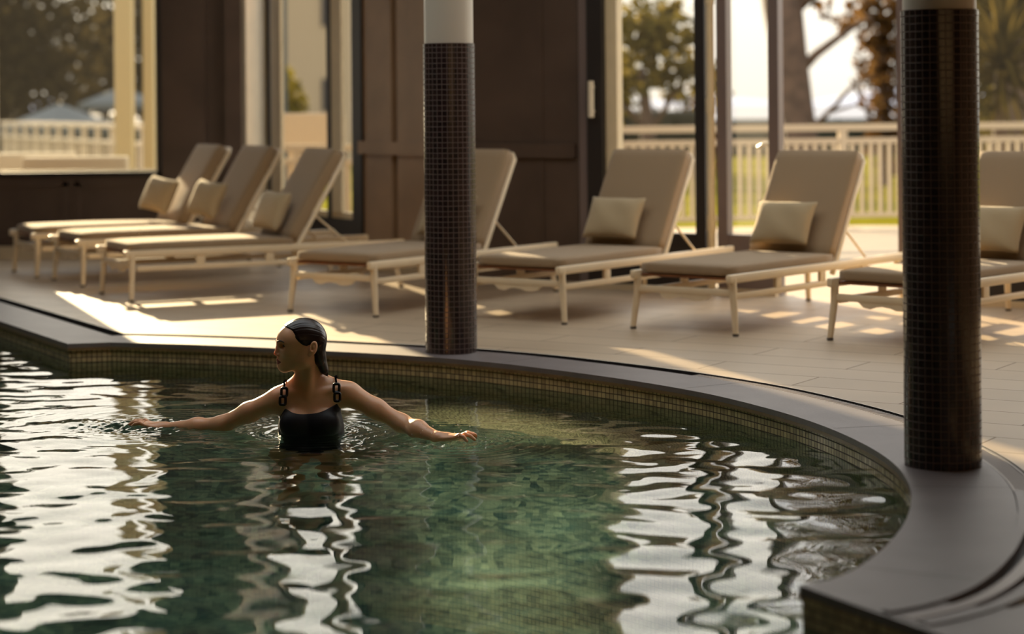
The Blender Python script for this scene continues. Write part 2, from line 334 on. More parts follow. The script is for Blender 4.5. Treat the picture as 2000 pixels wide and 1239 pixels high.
# gutter channel and grate
i62 = next(i for i in range(len(EDGE)-1, 0, -1) if EDGE[i][1] > 6.35)
gut = tag(strip('drain_channel', COPE[:i62+1], GUT[:i62+1], -.03, -.03, M['slot'], thick=.06), 'dark overflow channel behind the coping', 'drain', kind='structure')
ribbon('channel_side', GUT[:i62+1], -.09, -.0005, M['slot'], 1, parent=gut); ribbon('channel_side', COPE[:i62+1], -.09, -.021, M['slot'], 1, parent=gut)
gb = MB(); cum = 0; nxt = 0
i0 = next(i for i in range(len(EDGE)) if i > 5 and EDGE[i][1] < 9.0); i7 = next(i for i in range(len(EDGE)) if i > 5 and EDGE[i][1] < 7.8)
for i in range(i0, i62):
    a0, a1, b0, b1 = Vector(COPE[i]), Vector(COPE[i+1]), Vector(GUT[i]), Vector(GUT[i+1]); L = (b1-b0).length
    while nxt < cum+L:
        t = (nxt-cum)/L; a = a0.lerp(a1, t); b = b0.lerp(b1, t); d = (b-a).normalized(); s_ = Vector((d.y, -d.x))*.0055
        a = a+d*.012; b = b-d*.012
        gb.hexa([(*q, z) for z in (-.022, -.006) for q in (a-s_, b-s_, b+s_, a+s_)]); nxt += .021
    cum += L
gr = tag(gb.build('drain_grate', M['grate']), 'grey slotted overflow grate curving behind the right column', 'drain grate')
for nm, t0, t1 in (('grate_rail', .06, .14), ('grate_rail', .86, .94)):
    A = [tuple(Vector(COPE[i]).lerp(Vector(GUT[i]), t0)) for i in range(i7, i62+1)]; B = [tuple(Vector(COPE[i]).lerp(Vector(GUT[i]), t1)) for i in range(i7, i62+1)]
    strip(nm, A, B, -.004, -.004, M['grate'], gr, thick=.02)
# small basin at the right with stepped rim
SPA = [COPE[i] for i in range(i62, len(EDGE)) if EDGE[i][1] > 5.12]
def off_line(P, d): return offset(P, SG*d)
rim = tag(strip('basin_rim', off_line(SPA, .002), off_line(SPA, .03), .006, .006, M['stone'], thick=.05), 'stepped grey rim ringing the small basin', 'pool edge', kind='structure')
strip('rim_channel', off_line(SPA, .03), off_line(SPA, .062), -.025, -.025, M['slot'], rim, thick=.03)
strip('rim_bar', off_line(SPA, .062), off_line(SPA, .10), .002, .002, M['grate'], rim, thick=.04)
strip('rim_channel', off_line(SPA, .10), off_line(SPA, .125), -.025, -.025, M['slot'], rim, thick=.03)
strip('rim_bar', off_line(SPA, .125), off_line(SPA, .165), .004, .004, M['stone'], rim, thick=.08)
sp = off_line(SPA, .165)
spa_poly = sp+[(1.33, 5.03), (3.4, 5.35), (3.4, 6.33)]
sw = MB(); sw.bm.faces.new([sw.bm.verts.new((*p, -.05)) for p in spa_poly]); bmesh.ops.triangulate(sw.bm, faces=sw.bm.faces[:])
swo = sw.build('basin_water', M['water'])
if swo.data.polygons[0].normal.z < 0: swo.data.flip_normals()
tag(swo, 'still teal water in the small basin', 'water', kind='stuff')
sb = MB(); sb.bm.faces.new([sb.bm.verts.new((*p, -.55)) for p in spa_poly]); bmesh.ops.triangulate(sb.bm, faces=sb.bm.faces[:])
sbo = tag(sb.build('small_basin', material('teal_basin', srgb(84, 124, 116), .4, noise=.1)), 'teal lined small basin beside the pool', 'pool', kind='structure')
ribbon('small_basin_wall', spa_poly+[spa_poly[0]], -.55, -.003, M['pool_tile'], .0262, parent=sbo)

# ------------------------------------------------------------------ room shell
ZC, ZH = 4.6, 4.2
FC = Frame((0, 16.6), (1, 0)); FB = Frame((-2.25, 17.2), (.506, -.863)); FA = Frame((0, 13.85), (.851, -.525))
aend = FA.p(6.6, 0, 0)
XR = aend.x
room = [(-8.2, -2.0), (XR+.1, -2.0), (XR+.1, aend.y), tuple(FA.p(-.53, .1, 0)[:2]), tuple(FB.p(-.2, .1, 0)[:2]), (-2.2, 16.7), (-8.2, 16.7)]
hole = [GUT[i] for i in range(i62+1)]+[(3.4, GUT[i62][1]), (3.4, 2.45)]
dk = MB()
def loop(P):
    vs_ = [dk.bm.verts.new((*p, 0)) for p in P]
    return [dk.bm.edges.new((vs_[i], vs_[(i+1) % len(vs_)])) for i in range(len(vs_))]
ed = loop(room)+loop(hole)
bmesh.ops.triangle_fill(dk.bm, use_beauty=True, edges=ed)
uvl = dk.bm.loops.layers.uv.new('UVMap'); ca, sa = math.cos(math.radians(-31.7)), math.sin(math.radians(-31.7))
for f_ in dk.bm.faces:
    for l in f_.loops: l[uvl].uv = (l.vert.co.x*ca+l.vert.co.y*sa, -l.vert.co.x*sa+l.vert.co.y*ca)
tag(dk.build('floor', M['deck']), 'beige stone pool deck', 'floor', kind='structure')
SKY = [(-4.8, 7.2), (3.4, 7.2), (3.4, 11.4), (-4.8, 11.4)]  # ceiling opening for the added, unseen roof light giving soft overhead fill
cb = MB()
def loop2(P, z):
    vs_ = [cb.bm.verts.new((*p, z)) for p in P]; return [cb.bm.edges.new((vs_[i], vs_[(i+1) % len(vs_)])) for i in range(len(vs_))]
bmesh.ops.triangle_fill(cb.bm, use_beauty=True, edges=loop2(room, ZC)+loop2(SKY, ZC))
r_ = bmesh.ops.extrude_face_region(cb.bm, geom=cb.bm.faces[:]); bmesh.ops.translate(cb.bm, vec=(0, 0, .3), verts=[v for v in r_['geom'] if isinstance(v, bmesh.types.BMVert)])
tag(cb.build('ceiling', M['ceil']), kind='structure')
tag(MB().box((-.7, 9.3, ZC+.2), (8.2, 4.2, .02)).build('window_5', M['glass']), 'added unseen roof light over the pool edge for overhead fill', 'window', kind='structure')  # window_5 is the added, unseen roof light for overhead fill
tag(MB().box((-8.25, 7.35, ZC/2), (.1, 18.7, ZC)).build('wall_left', M['wall_in']), kind='structure')
tag(MB().box((-1.3, -2.05, ZC/2), (14, .1, ZC)).build('wall_back', M['wall_in']), kind='structure')
tag(MB().box((XR+.15, (aend.y-2)/2, ZC/2), (.1, aend.y+2, ZC)).build('wall_right', M['wood_dark']), kind='structure')

def pane(F, u0, u1, z0, z1, n, mat, parent, name='pane'):
    mb = MB(); mb.quad(F.p(u0, n, z0), F.p(u1, n, z0), F.p(u1, n, z1), F.p(u0, n, z1)); return mb.build(name, mat, parent)
# --- C: wall with the big picture window at far left
def wall_c():
    mb = MB()
    W = [(-6.7, -5.3), (-4.27, -2.85)]
    xs = [-8.2]+[v for ab in W for v in ab]+[-2.5]
    for a, b in zip(xs[0::2], xs[1::2]): FC.box(mb, a, b, 0, ZC)
    for a, b in W: FC.box(mb, a, b, 0, .66); FC.box(mb, a, b, 2.95, ZC)
    FC.box(mb, -2.52, -2.32, 0, ZC, .06, .3)
    o = mb.build('wall_far', M['wood_dark']); tag(o, kind='structure')
    t = MB(); FC.box(t, -2.335, -2.2, 0, ZC, 0, .3); t.build('corner_strip', M['wood_dark'], o)
    t = MB()                                                        # raised panels below the sill
    for a, b in ((-4.55, -3.62), (-3.56, -2.6)):
        for q in ((a, b, .58, .62), (a, b, .14, .18), (a, a+.04, .14, .62), (b-.04, b, .14, .62)): FC.box(t, *q, -.014, .01)
    t.build('panel_moulding', M['wood_dark'], o)
    t = MB(); FC.box(t, -8.2, -2.2, 0, .10, -.06, .0); tag(t.build('baseboard_far', M['plinth']), kind='structure')
    for k, (a, b) in enumerate(W):
        r = empty(f'window_{k+1}', FC.p((a+b)/2, 0, .66)); tag(r, kind='structure'); inv = r.location
        f = MB()
        for q in ((a, b, .66, .70), (a, b, 2.95-.05, 2.95), (a, a+.035, .66, 2.95), (b-.035, b, .66, 2.95)): FC.box(f, *q, -.02, .12)
        f.build('window_frame', M['wood_black'], r, loc=-inv)
        f = MB()
        for q in ((a+.035, b-.035, .70, .715), (b-.065, b-.035, .70, 2.95-.05), (a+.035, a+.06, .70, 2.95-.05)): FC.box(f, *q, .09, .13)
        f.build('outer_frame', M['cream_paint'], r, loc=-inv)
        pane(FC, a+.03, b-.03, .69, 2.95-.04, .07, M['glass_hazy'], r).location = -inv
wall_c()
# --- B: door wall seen at a slant
def wall_b():
    o = MB(); FB.box(o, 2.25, 2.71, 0, ZC, 0, .08); FB.box(o, 2.80, 3.60, 0, ZC, 0, .08)
    o = o.build('wall_side', M['wood_brown']); tag(o, kind='structure')
    t = MB(); FB.box(t, 2.08, 3.62, 0, ZC, .08, .12); FB.box(t, 2.09, 2.25, 0, ZC, -.02, .1); FB.box(t, .45, .55, 0, ZC, .0, .03); FB.box(t, .45, 2.15, ZH, ZC, 0, .1); FB.box(t, .5, 2.15, 0, .36, 0, .1); t.build('dark_stud', M['wood_black'], o)
    t = MB(); FB.box(t, 2.2, 3.55, .86, .955, -.025, .02); t.build('mid_rail', M['wood_brown'], o)
    t = MB(); FB.box(t, -.45, .45, 0, ZC, -.02, .03); t.build('pilaster', M['cream_paint'], o)
    t = MB(); FB.box(t, .1, 3.6, 0, .06, -.04, .0); tag(t.build('baseboard_side', M['plinth']), kind='structure')
    r = empty('window_3', FB.p(1.3, 0, .36)); tag(r, kind='structure')
    f = MB()
    for q in ((.55, .75, .36, ZH), (1.70, 1.88, .36, ZH), (.55, 1.63, .36, .41), (1.70, 2.09, .36, .41), (.55, 1.63, ZH-.06, ZH), (1.7, 2.09, ZH-.06, ZH)): FB.box(f, *q, -.005, .022)
    f.build('window_frame', M['cream_paint'], r, loc=-r.location)
    f = MB(); FB.box(f, 1.63, 1.70, .36, ZH, -.01, .015); f.build('dark_mullion', M['wood_black'], r, loc=-r.location)
    for a, b in ((.74, 1.64), (1.87, 2.10)): pane(FB, a, b, .40, ZH-.05, .01, M['glass_hazy'], r).location = -r.location
wall_b()
# --- A: panels, glazed doors and the open gap
def wall_a():
    o = MB(); FA.box(o, -.56, .52, 0, ZC, 0, .08)
    o = o.build('wall_panels', M['wood_dark']); tag(o, kind='structure')
    t = MB(); FA.box(t, -.53, .50, .86, .955, -.03, .02); FA.box(t, .22, .25, .0, ZC, -.012, .02); t.build('mid_rail', M['wood_dark'], o)
    t = MB(); FA.box(t, .52, 6.6, ZH, ZC, 0, .1); FA.box(t, .60, .715, 0, ZH, -.03, .1); FA.box(t, .75, 1.458, 0, .377, 0, .08); FA.box(t, 1.385, 1.458, 0, ZH, -.01, .08); FA.box(t, 2.85, 6.6, 0, .30, 0, .1); t.build('dark_stud', M['wood_black'], o)
    t = MB(); FA.box(t, .535, .60, 0, ZH, -.02, .08); t.build('metal_strip', M['mauve_frame'], o)
    t = MB(); FA.box(t, -.5, 1.96, 0, .035, -.05, .12); FA.box(t, 2.75, 6.6, 0, .035, -.05, .12); tag(t.build('baseboard_panels', M['plinth']), kind='structure')
    # first door leaf
    r = empty('door_1', FA.p(1.05, 0, 0)); tag(r, kind='structure'); inv = -r.location
    f = MB(); FA.box(f, .715, .80, .0, ZH, .02, .10); f.build('door_frame', M['cream_paint'], r, loc=inv)
    pane(FA, .79, 1.39, .37, ZH, .05, M['glass'], r).location = inv
    h = MB(); h.path([FA.p(.655, -.07, 1.13), FA.p(.655, -.07, 1.37)], .02, 12)
    for z in (1.17, 1.33): h.path([FA.p(.655, -.02, z), FA.p(.655, -.075, z)], .009, 8)
    h.build('door_handle', M['handle'], r, smooth=True, angle=40, loc=inv)
    # second leaf, beyond a cream pole
    r = empty('door_2', FA.p(1.75, 0, 0)); tag(r, kind='structure'); inv = -r.location
    f = MB(); FA.box(f, 1.535, 1.605, 0, ZH, 0, .08); FA.box(f, 1.60, 1.90, 0, .377, .01, .07); FA.box(f, 1.895, 1.965, 0, ZH, 0, .08); FA.box(f, 1.6, 1.9, ZH-.08, ZH, .01, .07); f.build('door_frame', M['mauve_frame'], r, loc=inv)
    pane(FA, 1.60, 1.90, .37, ZH-.07, .04, M['glass_veil'], r).location = inv
    h = MB(); h.path([FA.p(1.885, .09, .93), FA.p(1.86, .13, .955), FA.p(1.80, .14, .955), FA.p(1.76, .14, .93)], .013, 8); h.build('door_handle', M['handle'], r, smooth=True, loc=inv)
    p = MB(); p.path([FA.p(1.498, -.01, 0), FA.p(1.498, -.01, ZH)], .026, 14)
    for z in (.45, 1.2, 1.9): p.path([FA.p(1.498, -.01, z-.05), FA.p(1.498, -.01, z+.05)], .031, 14)
    tag(p.build('trim_1', M['cream_paint'], smooth=True, angle=40), kind='structure')
    # glazing right of the open gap
    r = empty('window_4', FA.p(4, 0, .3)); tag(r, kind='structure'); inv = -r.location
    f = MB()
    for u in (2.75, 4.25, 5.45, 6.5): FA.box(f, u, u+.10, .0, ZH, .0, .09)
    FA.box(f, 2.85, 6.6, .30, .34, 0, .09); f.build('window_frame', M['mauve_frame'], r, loc=inv)
    for a, b in ((2.84, 4.26), (4.34, 5.46), (5.54, 6.51)): pane(FA, a, b, .33, ZH+.01, .045, M['glass_hazy'], r).location = inv
wall_a()

# ------------------------------------------------------------------ columns
def column(x, y, label):
    r = empty('tiled_column', (x, y, 0)); tag(r, label, 'column', 'mosaic columns standing on the pool coping')
    n = 64; R = .128; V, F, UV = [], [], []; p = .0259
    for k in range(n+1):
        a = k*2*PI/n
        for z in (0, 1.522): V.append((R*math.cos(a), R*math.sin(a), z)); UV.append((k*31/n, z/p))
        if k: F.append((2*k-2, 2*k, 2*k+1, 2*k-1))
    mesh_np('mosaic_sleeve', V, F, M['column_tile'], r, smooth=True, uv=UV)
    MB().lathe([(.1275, 1.516), (.1285, 1.5225), (.120, 1.5225)], n=48).build('sleeve_rim', material('sleeve_rim', srgb(84, 66, 60), .4), r)
    MB().lathe([(.1215, 1.50), (.1215, ZC)], n=64).build('column_shaft', M['column_white'], r, smooth=True, angle=40)
column(-.31, 10.085, 'dark mosaic column with white top standing behind the woman in the pool')
column(1.434, 6.838, 'large dark mosaic column in the right foreground on the coping')

# ------------------------------------------------------------------ sun loungers
def soft_box(mb, M4, sx, sy, sz, n=10, r=.022, bulge=.006):
    """a cushion: rounded box with a slight swell, axes through M4"""
    b = bmesh.new(); bmesh.ops.create_cube(b, size=1)
    bmesh.ops.subdivide_edges(b, edges=b.edges[:], cuts=n, use_grid_fill=True)
    for v in b.verts:
        x, y, z = v.co*2
        hx, hy, hz = sx/2, sy/2, sz/2; p = Vector((x*hx, y*hy, z*hz)); q = Vector((max(-hx+r, min(hx-r, p.x)), max(-hy+r, min(hy-r, p.y)), max(-hz+r, min(hz-r, p.z))))
        d = p-q; v.co = q+d.normalized()*r if d.length > 1e-6 else p
        v.co.z += math.copysign(bulge, z)*(1-x*x)*(1-y*y) if abs(z) > .5 else 0
    me = bpy.data.meshes.new('t'); bmesh.ops.transform(b, matrix=M4, verts=b.verts); b.to_mesh(me); b.free(); mb.bm.from_mesh(me); bpy.data.meshes.remove(me)
YJ, YB, ZB = 1.056, 1.40, .945
BT = math.atan2(YB-YJ, ZB-.363)                       # lean of the back from the vertical
BL = math.hypot(YB-YJ, ZB-.363)
def make_lounger():
    r = empty('sun_lounger')
    for sd in (-1, 1):
        mb = MB(); mb.box((sd*.305, .915, .298), (.032, 1.93, .046), bevel=.008); mb.build('side_rail', M['frame'], r, smooth=True, angle=30)
        mb = MB(); mb.box((sd*.30, .93, .205), (.024, 1.80, .034), bevel=.006)
        for y in (.45, .92, 1.4): mb.box((sd*.302, y, .248), (.02, .06, .06), bevel=.004)
        mb.build('lower_rail', M['frame'], r, smooth=True, angle=30)
        for y, yb in ((.0, -.012), (1.80, 1.845)):
            mb = MB(); mb.path([(sd*.302, y, .30), (sd*.306, y, .20), (sd*.326, yb, .012)], [.021, .0195, .0155], 14); l = mb.build('leg', M['frame'], r, smooth=True, angle=40)
            MB().lathe([(.0165, 0), (.017, .014)], (sd*.326, yb, 0), 14).build('foot_cap', M['foot'], l)
    for yc in (0, 1.8): MB().box((0, yc, .222), (.60, .022, .036), bevel=.005).build('cross_bar', M['frame'], r, smooth=True, angle=30)
    mb = MB()                                           # wavy bracket under the foot end
    prof = [(-.16, .205), (-.13, .178), (-.09, .172), (-.06, .182), (-.02, .188), (.03, .182), (.06, .172), (.10, .172), (.14, .18), (.17, .205)]
    mb.bm.faces.new([mb.bm.verts.new((x, .004, z)) for x, z in prof]); q = bmesh.ops.extrude_face_region(mb.bm, geom=mb.bm.faces[:]); bmesh.ops.translate(mb.bm, vec=(0, -.012, 0), verts=[v for v in q['geom'] if isinstance(v, bmesh.types.BMVert)])
    mb.build('bracket', M['frame'], r)
    for k in range(6):
        mb = MB(); mb.box((0, .045+k*.19, .296), (.575, .07, .016), bevel=.003); mb.build('slat', M['teak'], r)
    mb = MB(); soft_box(mb, Matrix.Translation((0, YJ/2+.02, .335)), .565, YJ+.05, .062); c = mb.build('seat_cushion', M['cushion'], r, smooth=True)
    # back: local axis up the lean
    B = Matrix.Translation((0, YJ, .363)) @ Matrix.Rotation(-BT, 4, 'X')
    mb = MB(); soft_box(mb, B @ Matrix.Translation((0, .041, BL/2)) @ Matrix.Rotation(PI/2, 4, 'X'), .545, BL, .080); mb.build('back_cushion', M['cushion'], r, smooth=True)
    mb = MB()
    for sd in (-1, 1): mb.path([B @ Vector((sd*.268, .094, -.08)), B @ Vector((sd*.268, .094, BL-.03)), B @ Vector((sd*.245, .094, BL+.002)), B @ Vector((0, .094, BL+.006))], .0165, 10)
    for k in range(4): mb.path([B @ Vector((-.268, .094, .1+k*.14)), B @ Vector((.268, .094, .1+k*.14))], .010, 8)
    mb.build('back_frame', M['frame'], r, smooth=True, angle=50)
    for sd in (-1, 1):
        mb = MB(); mb.path([B @ Vector((sd*.25, .106, .22)), (sd*.270, YJ+.42, .318)], .0075, 8); mb.build('strut', M['frame'], r, smooth=True, angle=50)
    return r
def make_pillow():
    n = 22; V, F = [], []; w_, h_, t_ = .385, .275, .125
    for sgn in (1, -1):
        for j in range(n+1):
            for i in range(n+1):
                u, v = i/n*2-1, j/n*2-1
                pin = 1-.07*(1-u*u)*abs(v)**3-0; pin2 = 1-.07*(1-v*v)*abs(u)**3
                T = max(0, (1-abs(u)**2.6)*(1-abs(v)**2.6))**.5
                V.append((u*w_/2*pin2, sgn*t_/2*T+.004*math.sin(u*5+v*4)*T, v*h_/2*pin))
    N = (n+1)**2
    for k in (0, 1):
        for j in range(n):
            for i in range(n):
                a = k*N+j*(n+1)+i; q = (a, a+1, a+n+2, a+n+1); F.append(q if k else q[::-1])
    o = mesh_np('cushion_pillow', V, F, M['pillow'])
    b = bmesh.new(); b.from_mesh(o.data); bmesh.ops.remove_doubles(b, verts=b.verts, dist=.0015); b.to_mesh(o.data); b.free()
    return o
LOUNGERS = [(-3.563, 14.947, -62.2, 'farthest left of the three sunlit loungers, beside the picture window'), (-3.085, 14.193, -60.4, 'middle one of the three sunlit loungers at the left'), (-2.537, 13.09, -62.3, 'nearest of the three sunlit loungers at the left, in front of the glazed doors'),
            (-1.053, 11.937, -35.2, 'taupe lounger partly hidden behind the column that stands behind the woman'), (.023, 11.469, -36.0, 'taupe lounger just right of the column behind the woman, backrest before the glazed door'), (.908, 10.845, -38.6, 'taupe lounger in front of the open doorway with sun patch on its seat'), (1.865, 10.217, -42.1, 'taupe lounger behind the right foreground column, cut by the frame')]
PIL = ['cream pillow edged with sun on the farthest left lounger', 'cream pillow slumped on the middle lounger of the left trio', 'cream pillow on the nearest lounger of the left trio', 'cream pillow half hidden by the column behind the woman', 'cream pillow on the lounger before the glazed door, left of the open doorway', 'cream pillow on the lounger in front of the open doorway', 'cream pillow on the lounger at the right edge of the photo']
lz = make_lounger(); pz = make_pillow()
for i, (x, y, a, lab) in enumerate(LOUNGERS):
    o = lz if i == 0 else copy_tree(lz)
    o.location = (x, y, 0); o.rotation_euler = (0, 0, math.radians(a)); tag(o, lab, 'sun lounger', 'sun loungers along the glass wall')
    q = pz if i == 0 else pz.copy()
    if i: COL.objects.link(q)
    dx = (-.02, .0, .0, .03, -.045, -.03, .0)[i]; yawp = (.5, .35, .1, .0, .03, .0, .05)[i]
    Mx = Matrix.Translation((x, y, 0)) @ Matrix.Rotation(math.radians(a), 4, 'Z') @ Matrix.Translation((dx, YJ, .372)) @ Matrix.Rotation(-BT*(.9 if i > 2 else .8), 4, 'X') @ Matrix.Translation((0, -.066-(.05 if i < 2 else 0), .142+(.012 if i < 2 else 0))) @ Matrix.Rotation(yawp*.5, 4, 'Z')
    q.matrix_world = Mx; tag(q, PIL[i], 'pillow', 'cream pillows on the loungers')

# ------------------------------------------------------------------ outdoors
def outdoors():
    g = MB(); g.prism([(-30, 17.3), (-2.35, 17.3), (-.36, 14.3), (5.8, 10.5), (12, 9), (14, 19.0), (3.5, 20.35), (-2.5, 20.0), (-3.4, 26.5), (-30, 36)], -.3, -.02)
    tag(g.build('terrace_floor', M['terrace']), 'pale stone terrace outside the glass wall', 'terrace', kind='structure')
    n = 40; V, F = [], []
    for j in range(n+1):
        for i in range(n+1):
            X = -70+i*150/n; Y = 19+j*65/n; V.append((X, Y, -.12-1.2*max(0, min(1, (Y-62)/20))-.1*math.sin(X*.3)*math.sin(Y*.25)))
            if i and j: a = j*(n+1)+i; F.append((a-n-2, a-n-1, a, a-1))
    tag(mesh_np('lawn_ground', V, F, M['lawn']), 'sunlit yellow green lawn beyond the fences', 'lawn', kind='structure')
    tag(MB().box((0, 1500, -1.9), (3000, 2824, .2)).build('lake_ground', M['lake']), 'pale lake beyond the garden', 'lake', kind='structure')
    V, F = [], []; n = 60
    for i in range(n+1):
        X = -900+i*2400/n; h = 12+9*math.sin(i*.37)+5*math.sin(i*1.1+1)
        V += [(X, 2500, -2), (X, 2500+60, h*.6), (X, 2620, h), (X, 2800, -2)]
        if i:
            for k in range(3): a = 4*(i-1)+k; F.append((a, a+4, a+5, a+1))
    tag(mesh_np('far_hills', V, F, M['hill']), 'hazy pale hills across the lake', 'hills', kind='structure')
outdoors()
def fence(name, P0, P1, h, pitch, bw, post_at, label, zb=0.0, gap=True):
    P0, P1 = Vector((*P0, 0)), Vector((*P1, 0)); L = (P1-P0).length; F = Frame(P0[:2], (P1-P0)[:2]); r = empty(name, (*P0[:2], zb)); tag(r, label, 'fence'); inv = -r.location
    m = MB(); F.box(m, 0, L, h-.065, h, -.035, .035); m.build('top_rail', M['fence'], r, loc=inv)
    m = MB(); g_ = .10 if pitch > .18 else 0; F.box(m, 0, L, h-.195-g_, h-.14-g_, -.02, .02); m.build('upper_rail', M['fence'], r, loc=inv)
    m = MB(); F.box(m, 0, L, .08, .12, -.02, .02); m.build('bottom_rail', M['fence'], r, loc=inv)
    for u in post_at:
        m = MB(); F.box(m, u-.04, u+.04, zb, h-.06, -.03, .03); m.build('post', M['fence'], r, loc=inv)
    u = pitch/2; c = 0
    while u < L:
        if min([abs(u-q) for q in post_at]+[9]) > .055:
            m = MB(); F.box(m, u-bw/2, u+bw/2, .1, h-.16-g_, -.012, .012); m.build('baluster', M['fence'], r, loc=inv); c += 1
        u += pitch
    return r
fence('terrace_fence', (.35, 19.28), (3.95, 20.20), 1.0, .098, .038, (.05, 2.98), 'cream balustrade seen through the open doorway')
fence('terrace_fence', (4.02, 20.22), (7.0, 20.6), 1.0, .098, .034, (.05, 1.9, 3.0), 'cream balustrade right of the foreground column')
fence('terrace_fence', (-2.75, 19.6), (-1.15, 18.9), .86, .155, .055, (.05, .8, 1.55), 'low cream fence behind the slanted glazed doors')
fence('terrace_fence', (-9.0, 36.0), (-4.1, 25.4), 1.0, .20, .016, tuple(.3+.86*k for k in range(14)), 'long cream fence outside the picture window')
# wind screen board, posts, sofas, parasols, far house
t = MB(); t.box((-1.98, 20.4, .97), (.62, .05, .36), bevel=.01); b_ = t.build('screen_board', M['fence'])
for x in (-2.22, -1.74): MB().box((x, 20.43, .38), (.05, .05, .82)).build('post', M['fence'], b_)
tag(b_, 'pale beige board standing behind the low fence outside', 'board')
for x, y, wd, lab in ((-3.89, 20.5, .175, 'wide cream outdoor pillar just outside the picture window'), (-3.66, 20.6, .11, 'slim cream outdoor post beside the wide pillar')):
    mb = MB(); mb.box((x, y, 1.55), (wd, wd, 3.1), bevel=.01); p_ = mb.build('outdoor_pillar', M['pillar']); tag(p_, lab, 'pillar')
    MB().box((x, y, .06), (wd+.05, wd+.05, .12), bevel=.01).build('base', M['pillar'], p_)
def sofa(x, y, L, a, lab):
    r = empty('outdoor_sofa', (x, y, -.02), math.radians(a)); tag(r, lab, 'sofa', 'white sofas on the terrace')
    for nm, c, s_ in (('seat', (0, 0, .24), (L, .8, .30)), ('backrest', (0, -.36, .555), (L, .16, .49)), ('armrest', (-L/2+.08, 0, .42), (.16, .8, .36)), ('armrest', (L/2-.08, 0, .42), (.16, .8, .36))):
        mb = MB(); mb.box(c, s_, bevel=.03, seg=3); mb.build(nm, M['sofa'], r, smooth=True, angle=40)
    for sx in (-1, 1):
        for sy in (-1, 1): MB().box((sx*(L/2-.08), sy*.33, .045), (.05, .05, .09)).build('leg', M['fence'], r)
sofa(-4.95, 20.6, 1.15, 6, 'white outdoor sofa at the left edge of the picture window')
sofa(-3.98, 18.9, .95, 2, 'white outdoor sofa nearest the cream pillar outside the window')
def parasol(x, y, R, zt, lab):
    r = empty('garden_parasol', (x, y, -.9)); tag(r, lab, 'parasol', 'grey parasols in the garden')
    mb = MB(); n = 8; ap = mb.bm.verts.new((0, 0, zt+.9)); rim = [mb.bm.verts.new((R*math.cos(k*2*PI/n), R*math.sin(k*2*PI/n), zt+.9-R*.38)) for k in range(n)]; low = [mb.bm.verts.new((R*math.cos(k*2*PI/n), R*math.sin(k*2*PI/n), zt+.9-R*.38-.14)) for k in range(n)]
    for k in range(n): mb.bm.faces.new((ap, rim[k], rim[(k+1) % n])); mb.bm.faces.new((rim[k], low[k], low[(k+1) % n], rim[(k+1) % n]))
    mb.build('canopy', M['parasol'], r); MB().path([(0, 0, 0), (0, 0, zt+.95)], .03, 8).build('pole', M['fence'], r)
    MB().lathe([(.3, 0), (.28, .06), (.05, .08)], n=16).build('base', M['stone'], r)
parasol(-9.3, 42, 1.25, 1.32, 'blue grey parasol at the left of the garden, seen through the picture window')
parasol(-9.0, 47, 1.0, 1.7, 'taller blue grey parasol beside the cream pole in the garden')
parasol(-6.75, 42, .8, 1.2, 'pale parasol nearest the cream pillar outside the picture window')
def leaves(name, blobs, n, size, mat, parent=None, long=1.0, droop=0):
    """leaf cards scattered through ellipsoid blobs"""
    blobs = np.array(blobs, float); wts = blobs[:, 3]*blobs[:, 4]*blobs[:, 5]; idx = rng.choice(len(blobs), n, p=wts/wts.sum())
    d = rng.normal(size=(n, 3)); d /= np.linalg.norm(d, axis=1)[:, None]; rad = rng.random(n)**.45
    c = blobs[idx, :3]+d*blobs[idx, 3:6]*rad[:, None]
    a = rng.normal(size=(n, 3)); a /= np.linalg.norm(a, axis=1)[:, None]; b = rng.normal(size=(n, 3)); b -= a*(a*b).sum(1)[:, None]; b /= np.linalg.norm(b, axis=1)[:, None]
    s_ = size*(.6+.8*rng.random(n))[:, None]; a = a*s_*long; b = b*s_*.55
    V = np.stack([c-a, c+b, c+a, c-b], 1).reshape(-1, 3); F = np.arange(4*n).reshape(-1, 4)
    return mesh_np(name, V, F, mat, parent, smooth=False)
def tree(name, label, x, y, zb, trunk, branches, blobs, n, size, mat, cat='tree', group='trees in the garden'):
    r = empty(name, (x, y, zb)); tag(r, label, cat, group)
    if trunk:
        mb = MB(); mb.path([Vector(p) for p, _ in trunk], [q for _, q in trunk], 14); mb.build('trunk', M['bark'], r, smooth=True)
    for br in branches:
        mb = MB(); mb.path([Vector(p) for p, _ in br], [q for _, q in br], 8); mb.build('branch', M['bark'], r, smooth=True)
    leaves('foliage', blobs, n, size, mat, r)
    return r
# dark trees filling the picture window
for x, y, h, k, lab in ((-16.5, 58, 7.4, 'leaf_dark', 'dark tree at the far left of the picture window'), (-12.6, 50, 7.0, 'leaf_dark', 'dark olive tree filling the middle of the picture window'), (-10.6, 60, 7.6, 'leaf_dark', 'dark tree right behind the cream pillar in the picture window'), (-20, 62, 7.4, 'leaf_dark', 'dark tree beyond the left edge of the picture window')):
    bl = [(0, 0, h*.62, 2.3, 2, h*.36), (-1.3, 0, h*.45, 1.6, 1.5, h*.3), (1.2, .3, h*.5, 1.6, 1.5, h*.3), (.2, -.5, h*.3, 2.2, 1.5, h*.25)]
    tree('dark_tree', lab, x, y, -1, [((0, 0, 0), .3), ((.1, 0, h*.3), .24), ((0, .1, h*.7), .1)], [[((0, 0, h*.3), .12), ((1.1, 0, h*.6), .05)], [((0, 0, h*.35), .12), ((-1.2, .2, h*.6), .05)]], bl, 5200, .16, M[k], group=None)
